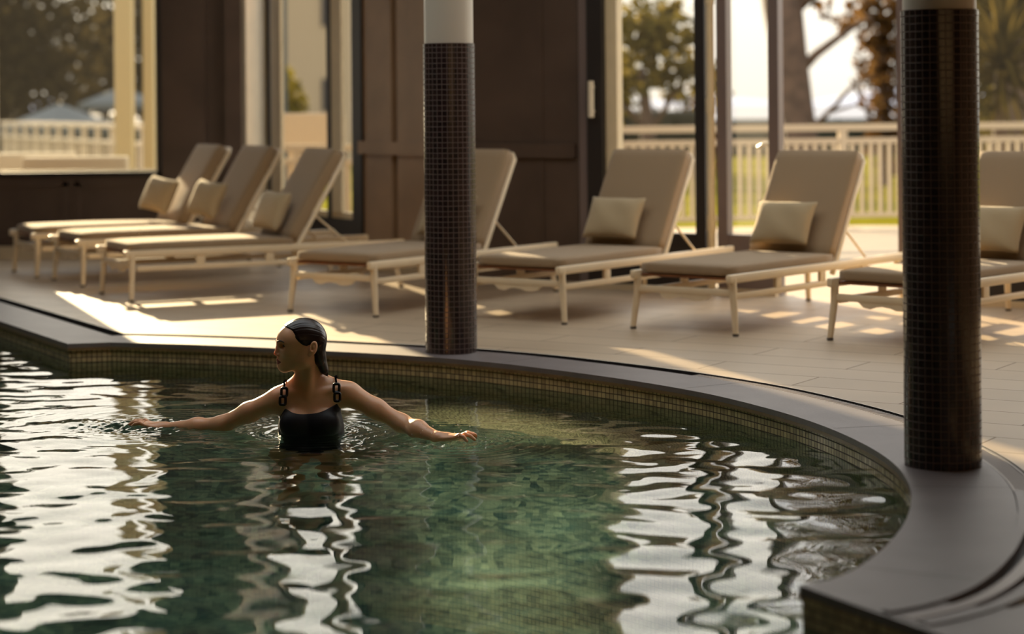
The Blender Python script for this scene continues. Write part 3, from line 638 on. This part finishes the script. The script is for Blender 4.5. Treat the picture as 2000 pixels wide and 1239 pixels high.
for x, y, z, lab in ((-7.4, 46, .55, 'yellow green shrub behind the parasols in the picture window'), (-6.9, 47, .7, 'yellow shrub next to the cream pillar outside')):
    tree('yellow_shrub', lab, x, y, -1, None, [[((0, 0, 0), .05), ((.1, 0, 1), .02)], [((0, 0, 0), .05), ((-.2, 0, .9), .02)]], [(0, 0, 1.2, .65, .5, .75)], 700, .08, M['leaf_yellow'], 'shrub', None)
# behind the slanted doors
tree('yellow_tree', 'yellow green tree seen through the slanted glazed doors', -4.0, 36, -1, [((0, 0, 0), .12), ((0, 0, 2.2), .07)], [], [(0, 0, 1.9, .40, .5, 1.0), (.1, 0, 1.2, .35, .4, .6)], 1300, .09, M['leaf_yellow'], group=None)
hb = MB(); hb.box((-4.35, 52, 2.2), (3.5, 3, 5.8)); ho = hb.build('garden_house', M['house']); tag(ho, 'pale beige house far behind the slanted glazed doors', 'house')
MB().prism([(-6.3, 50.3), (-2.4, 50.3), (-2.4, 53.7), (-6.3, 53.7)], 5.1, 5.28).build('roof', material('roof_tile', srgb(150, 120, 100), .8), ho)
for x, z in ((-4.5, 1.5), (-3.6, 1.5), (-4.5, 3.6), (-3.6, 3.6)): MB().box((x, 50.49, z), (.4, .06, .8)).build('window', M['wood_black'], ho)
t = MB(); t.path([(-3.35, 30, -.6), (-3.35, 30, 4)], .05, 10); lo = t.build('lamp_post', M['parasol']); tag(lo, 'grey lamp post behind the slanted glazed doors', 'lamp post')
# right-hand garden
tree('olive_tree', 'olive green tree behind the glazed door left of the open doorway', 2.1, 33, -.8, [((0, 0, 0), .16), ((.1, 0, 1.6), .12), ((0, 0, 2.6), .06)], [[((.1, 0, 1.5), .06), ((.8, 0, 2.6), .03)], [((.05, 0, 1.6), .06), ((-.7, .2, 2.5), .03)]],
     [(0, 0, 2.9, 1.1, .9, .9), (-.55, 0, 2.2, .6, .6, .6), (.75, 0, 2.4, .55, .6, .55), (.2, 0, 3.3, .9, .8, .5)], 900, .12, M['leaf_olive'], group=None)
tree('yellow_tree', 'yellow leaved young tree at the left edge of the glazed door', 1.95, 40, -.9, [((0, 0, 0), .1), ((0, 0, 2), .05)], [], [(.05, 0, 1.95, .35, .4, .6), (.25, 0, 2.6, .3, .4, .5)], 420, .10, M['leaf_yellow'], group=None)
for x, y, lab in ((2.0, 37, 'dark hedge block behind the glazed door'), (6.4, 50, 'low dark hedge behind the balustrade in the open doorway'), (-9.4, 36.9, 'dark hedge behind the long fence outside the picture window')):
    r = empty('clipped_hedge', (x, y, -.9)); tag(r, lab, 'hedge'); L = 2.2 if 0 < x < 3 else 6.0; H_ = 2.0 if 0 < x < 3 else 1.72
    leaves('foliage', [(u, 0, H_*.5, .55, .5, H_*.52) for u in np.linspace(-L/2, L/2, 9)], 2600, .09, M['leaf_hedge'], r)
    mb = MB(); mb.box((0, 0, H_*.5), (L+.5, .5, H_*.98), bevel=.1); mb.build('hedge_core', material('hedge_core', srgb(40, 40, 28), 1), r)
tree('big_tree', 'large leaning tree trunk in the open doorway', 4.35, 31, -.8, [((.2, 0, -.1), .36), ((.12, 0, .8), .29), ((.02, 0, 1.6), .245), ((-.1, 0, 2.5), .26), ((-.22, 0, 3.4), .30), ((-.45, 0, 4.6), .26)],
     [[((-.02, 0, 2.45), .09), ((.28, 0, 2.75), .07), ((.75, -.1, 3.1), .05), ((1.1, 0, 3.3), .03)],
      [((.14, 0, 1.55), .05), ((.45, 0, 1.85), .04), ((.85, 0, 2.28), .03), ((1.15, 0, 2.4), .02)],
      [((.45, 0, 1.85), .03), ((.9, .1, 1.98), .02), ((1.15, 0, 1.85), .012)],
      [((-.2, 0, 3.3), .12), ((.5, 0, 3.9), .08), ((1.5, 0, 4.2), .05)]],
     [(.7, 0, 3.25, .45, .5, .28), (1.1, 0, 2.6, .25, .3, .45), (.2, 0, 3.6, .4, .5, .3), (.9, 0, 3.9, .8, .8, .35), (1.05, 0, 2.0, .22, .2, .16), (1.2, .5, 6.2, 1.5, 1.5, 2.3), (2.9, 1.5, 6.6, 1.6, 1.5, 3.0), (4.4, 2.5, 6.8, 1.5, 1.5, 3.0), (2.0, 1, 9.0, 2.0, 1.5, 1.6)], 9000, .12, M['leaf_brown'], group=None)
tree('autumn_tree', 'brown leaved tree between the big trunk and the right column', 6.15, 34, -.9, [((0, 0, 0), .13), ((.05, 0, 1.6), .11), ((.02, 0, 3.4), .07)], [[((0, 0, 1.5), .05), ((-.5, 0, 2.5), .025)], [((0, 0, 1.9), .05), ((.5, 0, 2.9), .025)]],
     [(.1, 0, 1.5, .42, .5, .7), (.05, 0, 2.6, .5, .5, .7), (.1, 0, 3.5, .7, .6, .6)], 1500, .085, M['leaf_brown'], group=None)
for X, Y, hgt, ln, lab in ((5.45, 22.8, 1.9, 1.3, 'spiky yucca behind the balustrade at the right edge'), (6.3, 25.5, 2.5, 1.5, 'taller spiky yucca farther back at the right edge')):
    r = empty('yucca_plant', (X, Y, -.12)); tag(r, lab, 'yucca')
    MB().path([(0, 0, 0), (.03, 0, hgt)], [.11, .08], 10).build('stem', M['bark'], r, smooth=True)
    V, F = [], []
    for k in range(170):
        a = rng.random()*2*PI; e = rng.uniform(-.5, 1.4); L = ln*rng.uniform(.7, 1.05); z0 = hgt-rng.random()*.45; d = Vector((math.cos(a)*math.cos(e), math.sin(a)*math.cos(e), math.sin(e))); s_ = Vector((-math.sin(a), math.cos(a), 0))
        for q in range(5):
            t = q/4; c = d*L*t+Vector((.02, 0, z0-.28*t*t*L)); w_ = .035*(1-t)**.6*(1 if q else .6)+.002
            V += [tuple(c-s_*w_), tuple(c+s_*w_)]
            if q: b = len(V)-4; F.append((b, b+1, b+3, b+2))
    mesh_np('foliage', V, F, M['leaf_palm'], r, smooth=False)
tree('dark_shrub', 'dark shrub behind the yuccas at the right edge', 7.1, 30, -.5, None, [[((0, 0, 0), .06), ((0, 0, 1.4), .03)]], [(0, 0, 1.2, 1.3, .9, 1.4), (.5, 0, 2.6, 1.2, .9, 1.3), (-.3, 0, 3.4, .9, .7, 1.2)], 2600, .13, M['leaf_olive'], 'shrub', None)
tree('grey_tree', 'hazy bare tree behind the second glazed leaf', 3.55, 38, -.9, [((0, 0, 0), .12), ((.05, 0, 1.6), .07), ((.25, 0, 2.6), .03)], [[((0, 0, 1.2), .05), ((-.35, 0, 2.2), .015)], [((0, 0, 1.0), .05), ((.4, 0, 2.0), .015)]], [(0, 0, 1.3, .45, .4, .6), (-.2, 0, 2.0, .35, .3, .5), (.25, 0, 2.3, .3, .3, .5), (0, 0, .8, .6, .4, .4)], 560, .08, M['leaf_brown'], group=None)

# ------------------------------------------------------------------ the swimmer: one continuous body grown from a distance field
class Field:
    def __init__(s, ax): s.ax = [np.asarray(a, np.float32) for a in ax]; s.F = np.full([len(a) for a in ax], .5, np.float32)
    def loc(s, lo, hi):
        sl = tuple(slice(max(0, np.searchsorted(a, l)-1), min(len(a), np.searchsorted(a, h)+1)) for a, l, h in zip(s.ax, lo, hi))
        return sl, np.meshgrid(*[a[q] for a, q in zip(s.ax, sl)], indexing='ij', sparse=True)
    def put(s, fn, lo, hi, k, sub=False):
        sl, (X, Y, Z) = s.loc(np.array(lo)-k-.03, np.array(hi)+k+.03); d = fn(X, Y, Z); cur = s.F[sl]
        if sub: h = np.maximum(k-np.abs(-d-cur), 0)/k; s.F[sl] = np.maximum(cur, -d)+h*h*k*.25
        else: h = np.maximum(k-np.abs(d-cur), 0)/k; s.F[sl] = np.minimum(cur, d)-h*h*k*.25
    def cap(s, a, b, ra, rb, k=.02, sub=False):
        a, b = np.array(a, float), np.array(b, float); ba = b-a; L2 = ba@ba; R = max(ra, rb)
        def fn(X, Y, Z):
            px, py, pz = X-a[0], Y-a[1], Z-a[2]; t = np.clip((px*ba[0]+py*ba[1]+pz*ba[2])/L2, 0, 1)
            return np.sqrt((px-t*ba[0])**2+(py-t*ba[1])**2+(pz-t*ba[2])**2)-(ra+(rb-ra)*t)
        s.put(fn, np.minimum(a, b)-R, np.maximum(a, b)+R, k, sub)
    def chain(s, pts, radii, k=.02):
        for (a, b), (ra, rb) in zip(zip(pts, pts[1:]), zip(radii, radii[1:])): s.cap(a, b, ra, rb, k)
    def ell(s, c, r, R=None, k=.02, sub=False):
        c, r = np.array(c, float), np.array(r, float); R = np.eye(3) if R is None else R
        def fn(X, Y, Z):
            x, y, z = X-c[0], Y-c[1], Z-c[2]
            q = [(R[i, 0]*x+R[i, 1]*y+R[i, 2]*z)/r[i] for i in range(3)]
            n1 = np.sqrt(q[0]**2+q[1]**2+q[2]**2); n2 = np.sqrt((q[0]/r[0])**2+(q[1]/r[1])**2+(q[2]/r[2])**2)+1e-9
            return n1*(n1-1)/n2
        m = r.max(); s.put(fn, c-m, c+m, k, sub)
def surface(fld):
    F = fld.F; S = F < 0; n = F.shape
    cnt = np.zeros([d-1 for d in n], np.uint8)
    for i in (0, 1):
        for j in (0, 1):
            for k in (0, 1): cnt += S[i:n[0]-1+i, j:n[1]-1+j, k:n[2]-1+k]
    act = (cnt > 0) & (cnt < 8); idx = np.full(act.shape, -1, np.int32); C = np.argwhere(act); idx[act] = np.arange(len(C))
    acc = np.zeros((len(C), 3)); num = np.zeros(len(C)); ax = fld.ax
    P = np.stack([ax[d][C[:, d]] for d in range(3)], 1); St = np.stack([ax[d][C[:, d]+1] for d in range(3)], 1)-P
    cor = [(i, j, k) for i in (0, 1) for j in (0, 1) for k in (0, 1)]
    val = {c: F[C[:, 0]+c[0], C[:, 1]+c[1], C[:, 2]+c[2]] for c in cor}
    for c in cor:
        for d in range(3):
            if c[d] == 0:
                e = list(c); e[d] = 1; a, b = val[c], val[tuple(e)]; m = (a < 0) != (b < 0); t = np.where(m, a/np.where(m, a-b, 1), 0)
                q = np.tile(np.array(c, float), (len(C), 1)); q[:, d] = t; acc[m] += q[m]; num[m] += 1
    V = P+St*acc/num[:, None]; faces = []
    for d in range(3):
        o = [q for q in range(3) if q != d]; A = np.moveaxis(S, d, 0); E = A[1:] != A[:-1]; G = np.argwhere(E[:, 1:-1, 1:-1])+[0, 1, 1]
        fl = A[G[:, 0], G[:, 1], G[:, 2]]
        def at(a, b):
            q = np.zeros((len(G), 3), int); q[:, d] = G[:, 0]; q[:, o[0]] = G[:, 1]+a; q[:, o[1]] = G[:, 2]+b; return idx[q[:, 0], q[:, 1], q[:, 2]]
        Q = np.stack([at(-1, -1), at(0, -1), at(0, 0), at(-1, 0)], 1)
        if d == 1: fl = ~fl
        Q[~fl] = Q[~fl][:, ::-1]; faces.append(Q)
    return V, np.concatenate(faces)
def axis(lo, hi, fine, hf, hc):
    out = [lo]
    while out[-1] < hi:
        x = out[-1]; out.append(x+(hf if any(a <= x < b for a, b in fine) else hc))
    return np.array(out)
HO = np.array([-.863, 8.25, .257]); psi = math.radians(13)
hf_ = np.array([-math.cos(psi), -math.sin(psi), 0]); hl_ = np.array([math.sin(psi), -math.cos(psi), 0]); hu_ = np.array([0, 0, 1.])
HR = np.stack([hf_, hl_, hu_])
def hp(f, l, u): return HO+hf_*f+hl_*l+hu_*u
XC, YC = -.826, 8.285
def torso(B, extra=True):
    tl = np.array([[math.cos(.06), 0, math.sin(.06)], [0, 1, 0], [-math.sin(.06), 0, math.cos(.06)]])
    B.ell((XC, YC, -.10), (.131, .088, .17), tl, .03)
    B.ell((XC, YC+.012, .035), (.135, .062, .062), tl, .04)
    for sx in (-1, 1): B.ell((XC+sx*.062, 8.216, -.062), (.056, .045, .052), None, .03)
    B.ell((XC, YC+.005, -.30), (.112, .08, .15), None, .06)
    B.ell((XC, YC+.02, -.47), (.158, .108, .13), None, .06)
def build_body():
    B = Field((axis(-1.70, -.15, [(-1.0, -.70)], .0022, .0046), axis(7.88, 8.62, [(8.13, 8.36)], .0023, .0046), axis(-1.33, .39, [(.05, .39)], .0022, .0062)))
    torso(B)
    # neck, shoulders
    B.cap((-.832, 8.305, .04), hp(-.022, 0, -.055), .056, .050, .045)
    for sx, sj in ((1, (-.672, 8.295, .048)), (-1, (-.958, 8.292, .028))):
        B.cap((-.828+sx*.035, 8.315, .095), sj, .034, .040, .045)
        B.cap((-.828+sx*.02, 8.245, .058), (sj[0]-sx*.02, 8.262, sj[2]+.026), .009, .010, .02)      # collar bone
    B.cap(hp(-.036, .046, -.05), (-.834, 8.238, .052), .013, .010, .022)                           # neck muscle
    B.cap(hp(-.036, -.046, -.05), (-.850, 8.250, .052), .013, .010, .022)
    # arms
    L = [(-.672, 8.295, .048), (-.560, 8.265, -.010), (-.455, 8.225, -.062), (-.385, 8.135, -.074), (-.299, 8.035, -.092)]
    R = [(-.958, 8.292, .028), (-1.085, 8.325, -.028), (-1.200, 8.365, -.084), (-1.310, 8.415, -.100), (-1.452, 8.475, -.112)]
    for A in (L, R): B.chain(A, [.047, .0375, .033, .034, .0215], .03)
    # hands: palm and five fingers each
    def hand(w, d, up, curl, spread, flip):
        w = np.array(w); d = np.array(d, float); d /= np.linalg.norm(d); up = np.array(up, float); up -= d*(up@d); up /= np.linalg.norm(up); s_ = np.cross(d, up)*flip
        Rm = np.stack([d, s_, up]); B.ell(w+d*.050, (.052, .040, .0145), Rm, .014); B.cap(w, w+d*.03, .0215, .019, .02)
        for i, (ln, off) in enumerate(((.068, .030), (.078, .010), (.072, -.010), (.056, -.029))):
            b = w+d*(.088-.006*abs(i-1.2))+s_*off; v = d+s_*(off*spread); v /= np.linalg.norm(v)
            p1 = b+v*ln*.42+up*curl*.010; p2 = p1+v*ln*.32-up*curl*.008; p3 = p2+v*ln*.26-up*curl*.016
            B.cap(w+d*.055+s_*off*.7, b, .0105, .0092, .008); B.chain([b, p1, p2, p3], [.0092, .0083, .0076, .0066], .004)
        t0 = w+d*.022+s_*.026; t1 = w+d*.055+s_*.056-up*.006; t2 = t1+d*.030+s_*.010-up*.004
        B.chain([t0, t1, t2], [.0125, .0100, .0078], .010)
    hand(L[-1], (.93, -.30, .10), (.1, 0, 1), 1.0, 9, -1)
    hand(R[-1], (-.93, .25, .14), (0, 0, 1), .8, 5, 1)
    # legs under the water
    for sx in (-1, 1):
        B.chain([(XC+sx*.082, 8.30, -.52), (XC+sx*.095, 8.27, -.88), (XC+sx*.10, 8.33, -1.22)], [.082, .052, .036], .05)
        B.cap((XC+sx*.10, 8.335, -1.262), (XC+sx*.115, 8.16, -1.282), .034, .022, .03)
    # head
    B.ell(hp(-.006, 0, .020), (.092, .073, .082), HR, .02)
    B.ell(hp(.030, 0, -.022), (.056, .060, .078), HR, .03)
    B.ell(hp(.0445, 0, .021), (.045, .056, .041), HR, .03)                        # forehead
    for sl in (-1, 1):
        B.cap(hp(.064, sl*.012, -.088), hp(-.006, sl*.050, -.060), .0145, .014, .03)  # jaw line
        B.cap(hp(-.006, sl*.050, -.062), hp(-.016, sl*.056, -.02), .015, .014, .03)
        B.ell(hp(.050, sl*.036, -.026), (.022, .020, .018), HR, .022)              # cheek bone
        B.cap(hp(.083, sl*.010, .013), hp(.070, sl*.040, .014), .007, .007, .014)   # brow ridge
    B.ell(hp(.0715, 0, -.0905), (.0165, .018, .0150), HR, .02)                       # chin
    B.ell(hp(.070, 0, -.062), (.022, .024, .026), HR, .02)                         # mouth mound
    B.chain([hp(.083, 0, .008), hp(.089, 0, -.012), hp(.1005, 0, -.033)], [.0078, .0080, .0084], .012)   # nose
    for sl in (-1, 1): B.ell(hp(.0905, sl*.0105, -.0385), (.0085, .0062, .0062), HR, .006)
    B.cap(hp(.089, 0, -.045), hp(.090, 0, -.056), .005, .006, .008)
    B.chain([hp(.077, -.0235, -.0660), hp(.0865, -.012, -.0618), hp(.0905, 0, -.0605), hp(.0865, .012, -.0618), hp(.077, .0235, -.0660)], [.0030, .0050, .0056, .0050, .0030], .005)   # lips
    B.chain([hp(.076, -.0225, -.0672), hp(.0845, -.011, -.0716), hp(.0880, 0, -.0728), hp(.0845, .011, -.0716), hp(.076, .0225, -.0672)], [.0030, .0054, .0062, .0054, .0030], .005)
    for sl in (-1, 1): B.cap(hp(.098, 0, -.0664), hp(.0835, sl*.0235, -.0664), .0016, .0016, .003, True)
    B.ell(hp(.083, 0, -.0815), (.006, .016, .004), HR, .006, True)
    for sl in (-1, 1): B.ell(hp(.080, sl*.034, .000), (.012, .017, .0110), HR, .010, True)    # eye sockets
    for sl in (-1, 1): B.ell(hp(.0615, sl*.0325, -.001), (.0130, .0140, .0120), HR, .005)       # lids over the eye
    # ears
    ry = np.array([[math.cos(.22), 0, math.sin(.22)], [0, 1, 0], [-math.sin(.22), 0, math.cos(.22)]])
    for sl in (-1, 1):
        tw = np.array([[math.cos(.35*sl), math.sin(.35*sl), 0], [-math.sin(.35*sl), math.cos(.35*sl), 0], [0, 0, 1]]); E = tw @ ry @ HR
        B.ell(hp(-.042, sl*.0765, -.008), (.0175, .0095, .0290), E, .006)
        B.ell(hp(-.040, sl*.0870, -.003), (.0100, .0085, .0170), E, .003, True)
        B.ell(hp(-.041, sl*.0790, -.004), (.0060, .0050, .0105), E, .002)
        B.ell(hp(-.036, sl*.0845, -.012), (.0048, .0060, .0062), E, .002, True)
        B.ell(hp(-.030, sl*.075, -.034), (.0075, .006, .008), E, .006)
        B.ell(hp(-.0275, sl*.0765, -.012), (.004, .005, .006), E, .004)
    return surface(B)
M['strap'] = material('black_strap', srgb(10, 9, 11), 1.0, spec=0.0)
def person():
    r = empty('person', (XC, YC, PZ)); tag(r, 'woman in a black swimsuit standing chest deep in the pool, arms spread', 'person'); inv = -r.location
    V, F = build_body()
    C = V[F].mean(1); q = (C-HO) @ HR.T
    lip = (np.abs(q[:, 2]+.0668) < .0118*np.clip(1-(q[:, 1]/.0262)**2, 0, 1)) & (q[:, 0] > .066)
    from mathutils.bvhtree import BVHTree
    near = np.where((np.abs(q[:, 2]) < .05) & (q[:, 0] > .02))[0]; bvh = BVHTree.FromPolygons([tuple(v) for v in V], [tuple(F[i]) for i in near])
    def skin_at(th, u, out=0.0):
        d = hf_*math.cos(th)+hl_*math.sin(th); h_ = bvh.ray_cast(Vector(hp(0, 0, u)+d*.2), Vector(-d)); return np.array(h_[0])+np.array(d)*out
    body = mesh_np('body', V, F, None, r, mats=[M['skin'], M['lip']], midx=lip); body.location = inv
    # hair: combed back, hanging wet behind the neck
    h = Field((axis(-1.0, -.70, [], 0, .0024), axis(8.12, 8.40, [], 0, .0024), axis(.05, .39, [], 0, .0024)))
    h.ell(hp(-.010, 0, .0215), (.0965, .0785, .0865), HR, .02); h.ell(hp(.0445, 0, .021), (.0480, .0595, .0455), HR, .03)
    def cut(X, Y, Z):
        f = (X-HO[0])*hf_[0]+(Y-HO[1])*hf_[1]; l = (X-HO[0])*hl_[0]+(Y-HO[1])*hl_[1]; u = Z-HO[2]
        return -(.68*(f-.066-.06*np.minimum(np.abs(l), .05)**2/.0025*0-.004)-.733*(u-.078)), f, u
    sl, (X, Y, Z) = h.loc((-2, 0, -2), (2, 20, 2)); c_, f, u = cut(X, Y, Z)
    gl = np.interp(u, [-.03, -.012, 0, .013, .032, .050, .064, .074, .085], [-.022, -.018, -.014, .006, .024, .028, .040, .070, .14]).astype(np.float32)
    lat = np.abs((X-HO[0])*hl_[0]+(Y-HO[1])*hl_[1]); gl = gl+.21*lat
    h.F += .0085*np.clip(1-(gl-f)/.024, 0, 1)**1.5
    h.F = np.maximum(h.F, f-gl); h.F = np.maximum(h.F, -(u+.012+np.maximum(0, -.055-f)*3))
    for sl2 in (-1, 1): h.ell(hp(-.034, sl2*.083, -.012), (.021, .016, .028), HR, .006, True)
    for a, b, ra, rb in ((hp(-.060, .030, .02), hp(-.068, .030, -.05), .036, .026), (hp(-.060, -.030, .02), hp(-.070, -.026, -.05), .036, .026), (hp(-.068, .030, -.05), hp(-.091, .018, -.108), .024, .011), (hp(-.070, -.02, -.05), hp(-.092, -.010, -.112), .026, .012), (hp(-.088, .012, -.09), hp(-.1055, .008, -.128), .012, .004), (hp(-.078, 0, -.03), hp(-.094, 0, -.10), .020, .012)):
        h.cap(a, b, ra, rb, .02)
    V, F = surface(h)
    q = (V-HO) @ HR.T; ang = np.arctan2(q[:, 1], -(q[:, 0]+.02)+np.maximum(0, q[:, 2])*.0); nrm = q-np.array([-.01, 0, .02]); nrm /= np.linalg.norm(nrm, axis=1)[:, None]
    t_ = np.where(q[:, 2] > .0, np.arctan2(q[:, 1], q[:, 2]+.03), q[:, 1]*14)
    V = V+((np.sin(t_*41)+.8*np.sin(t_*73+1)+.6*np.sin(t_*23))*.00024)[:, None]*(nrm @ HR)
    mesh_np('hair', V, F, M['hair'], r).location = inv
    mb = MB(); mb.path([hp(-.098, .014, -.085), hp(-.1045, .018, -.112), hp(-.108, .014, -.134)], [.003, .0028, .001], 6); mb.path([hp(-.098, -.006, -.09), hp(-.106, -.004, -.118), hp(-.111, -.002, -.138)], [.003, .0026, .001], 6); mb.build('wet_strands', M['hair'], r, smooth=True, loc=inv)
    for sl2 in (-1, 1):
        rad = math.radians
        mb = MB(); mb.path([skin_at(sl2*rad(t), u, .0006) for t, u in ((8, .0150), (14, .0180), (21, .0205), (28, .0210), (34, .0185), (38, .0150))], [.0018, .0030, .0033, .0031, .0024, .0010], 8); mb.build('eyebrow', M['brow'], r, smooth=True, loc=inv)
        mb = MB(); c_e = skin_at(sl2*rad(28), .0005, -.0035); mb.ball((0, 0, 0), (.0050, .0092, .0043), 16, 12)
        th = rad(28)*sl2; bmesh.ops.transform(mb.bm, matrix=Matrix.Translation(c_e) @ Matrix(np.stack([hf_*math.cos(th)+hl_*math.sin(th), -hf_*math.sin(th)+hl_*math.cos(th), hu_]).T.tolist()).to_4x4(), verts=mb.bm.verts); e_ = mb.build('eye', M['eye'], r, smooth=True, loc=inv)
        mb = MB(); mb.path([skin_at(sl2*rad(t), u, .0012) for t, u in ((20, -.0005), (24, .0042), (29, .0050), (34, .0030), (37.5, -.0005))], [.0012, .0020, .0023, .0020, .0012], 6)
        mb.path([skin_at(sl2*rad(t), u, .0006) for t, u in ((21, -.0020), (28, -.0045), (36, -.0015))], [.0007, .0009, .0008], 6); mb.build('eyelashes', M['brow'], r, smooth=True, loc=inv)
    # swimsuit
    s_ = Field((axis(-1.06, -.60, [], 0, .0035), axis(8.12, 8.46, [], 0, .0035), axis(-.66, .06, [], 0, .0035)))
    torso(s_); s_.F -= .0035
    sl, (X, Y, Z) = s_.loc((-2, 0, -2), (2, 20, 2)); d = X-XC+.0; tilt = d*.06
    front = -.018+.9*np.minimum(np.abs(d), .125)**2/.125*.33+tilt
    side_ = np.where(np.abs(d) > .113, (np.abs(d)-.113)*3.2, 0)
    top = np.where(Y < YC+.03, front-side_, -.09)
    s_.F = np.maximum(s_.F, Z-top+0*X)
    s_.F = np.maximum(s_.F, (np.abs(d)*.9-.06)-(Z+.56)*1.1)
    V, F = surface(s_); mesh_np('swimsuit', V, F, M['suit'], r).location = inv
    # straps with chain links
    def ring(mb, c, ax1, ax2, w_, hh, t):
        P = []
        for k in range(20):
            a = k*2*PI/20; cs, sn = math.cos(a), math.sin(a); e = .45
            P.append(Vector(c)+Vector(ax1)*(w_*math.copysign(abs(cs)**e, cs))+Vector(ax2)*(hh*math.copysign(abs(sn)**e, sn)))
        P += P[:2]; mb.path(P, t, 8, cap=False)
    for top_, l1, l2, low in (((-.727, 8.305, .108), (-.716, 8.212, .084), (-.712, 8.198, .050), (-.709, 8.197, .024)), ((-.932, 8.300, .094), (-.926, 8.208, .070), (-.931, 8.198, .037), (-.936, 8.199, .012))):
        st = MB(); st.path([(top_[0], top_[1]+.06, top_[2]-.045), (top_[0], top_[1]+.03, top_[2]+.008), (top_[0], top_[1]-.02, top_[2]+.012), (top_[0]*.5+l1[0]*.5, 8.24, l1[2]+.036), (l1[0], 8.213, l1[2]+.014)], .0042, 8)
        so_ = st.build('strap', M['strap'], r, smooth=True, loc=inv)
        for c in (l1, l2):
            mb = MB(); ring(mb, c, (1, 0, 0), (0, .28, 1), .0112, .0158, .0058); mb.build('chain_link', M['link'], so_, smooth=True)
    return r
person()

# ------------------------------------------------------------------ pool water, real ripples
def water():
    h = .0155; xs = np.arange(-7.5, 1.32, h); ys = np.arange(2.85, 12.6, h); X, Y = np.meshgrid(xs, ys, indexing='ij')
    R = np.random.default_rng(5); Z = np.zeros_like(X)
    for i in range(90):
        lam = np.exp(R.uniform(math.log(.11), math.log(.46))); th = R.normal(PI/2-.1, .62); k = 2*PI/lam
        Z += (.047/90**.5*1.35/k)*(1 if lam > .17 else np.clip((Y-5.2)/2.2, .45, 1.1))*np.sin(k*(X*math.cos(th)+Y*math.sin(th))+R.uniform(0, 6.28))
    near = np.clip((10.6-Y)/4, .6, 1)
    Z *= near
    Z *= .35+.65*np.clip(np.hypot(X+.3, Y-9.6)/2.0, 0, 1)*np.clip((10.2-Y+.0*X)/1.4+.3, .35, 1)
    def rings(cx, cy, a, lam, r0, r1):
        d = np.hypot(X-cx, Y-cy); return a*np.sin(2*PI*d/lam)*np.clip((d-r0)/.05, 0, 1)*np.exp(-np.maximum(0, d-r0)/r1)
    Z += rings(-.826, 8.285, .0022, .060, .13, .22)+rings(-.60, 8.22, .0022, .046, .03, .14)+rings(-.25, 7.98, .0030, .055, .05, .20)+rings(-1.50, 8.48, .0026, .052, .06, .24)+rings(-.45, 8.22, .002, .05, .03, .16)+rings(-1.2, 8.37, .0018, .05, .03, .16)
    for cx, cy, s_, a in ((-.24, 7.96, .13, .0050), (-1.55, 8.46, .17, .0050), (-1.35, 8.50, .14, .0040), (-.36, 7.95, .14, .0036)):
        e = np.exp(-((X-cx)**2/(s_*1.5)**2+(Y-cy)**2/s_**2)); q = np.zeros_like(X)
        for i in range(14): lam = R.uniform(.04, .09); th = R.uniform(0, PI); q += np.sin(2*PI/lam*(X*math.cos(th)+Y*math.sin(th))+R.uniform(0, 6.28))
        Z += a*e*q/3.7
    # keep what lies inside the basin
    cx, cy = X[:-1, :-1]+h/2, Y[:-1, :-1]+h/2; ins = np.zeros(cx.shape, bool); P = offset(EDGE, SG*.016)+[(.975, 4.68)]
    for i in range(len(P)):
        (x0, y0), (x1, y1) = P[i], P[(i+1) % len(P)]
        if y0 == y1: continue
        m = (y0 > cy) != (y1 > cy); ins ^= m & (cx < (x1-x0)*(cy-y0)/(y1-y0)+x0)
    idx = np.arange(X.size).reshape(X.shape); I = np.argwhere(ins); i, j = I[:, 0], I[:, 1]
    F = np.stack([idx[i, j], idx[i+1, j], idx[i+1, j+1], idx[i, j+1]], 1); used = np.unique(F); mp = np.full(X.size, -1, np.int64); mp[used] = np.arange(len(used))
    V = np.stack([X.ravel()[used], Y.ravel()[used], WZ+Z.ravel()[used]], 1)
    wtr = mesh_np('pool_water', V, mp[F], M['water']); tag(wtr, 'rippling teal water filling the curved pool', 'water', kind='stuff')
    # drops thrown up by the hands
    mb = MB()
    for cx, cy, n, sx in ((-.24, 8.0, 26, .16), (-1.45, 8.5, 26, .22), (-.36, 7.95, 10, .1)):
        for k in range(n):
            z = WZ+abs(R.normal(0, .03))+.004; mb.ball((R.normal(cx, sx*.6), R.normal(cy, .06), z), R.uniform(.0012, .0030), 8, 6)
    tag(mb.build('water_drops', M['drop'], smooth=True), 'small drops of water flying above the hands', 'water', kind='stuff')
water()
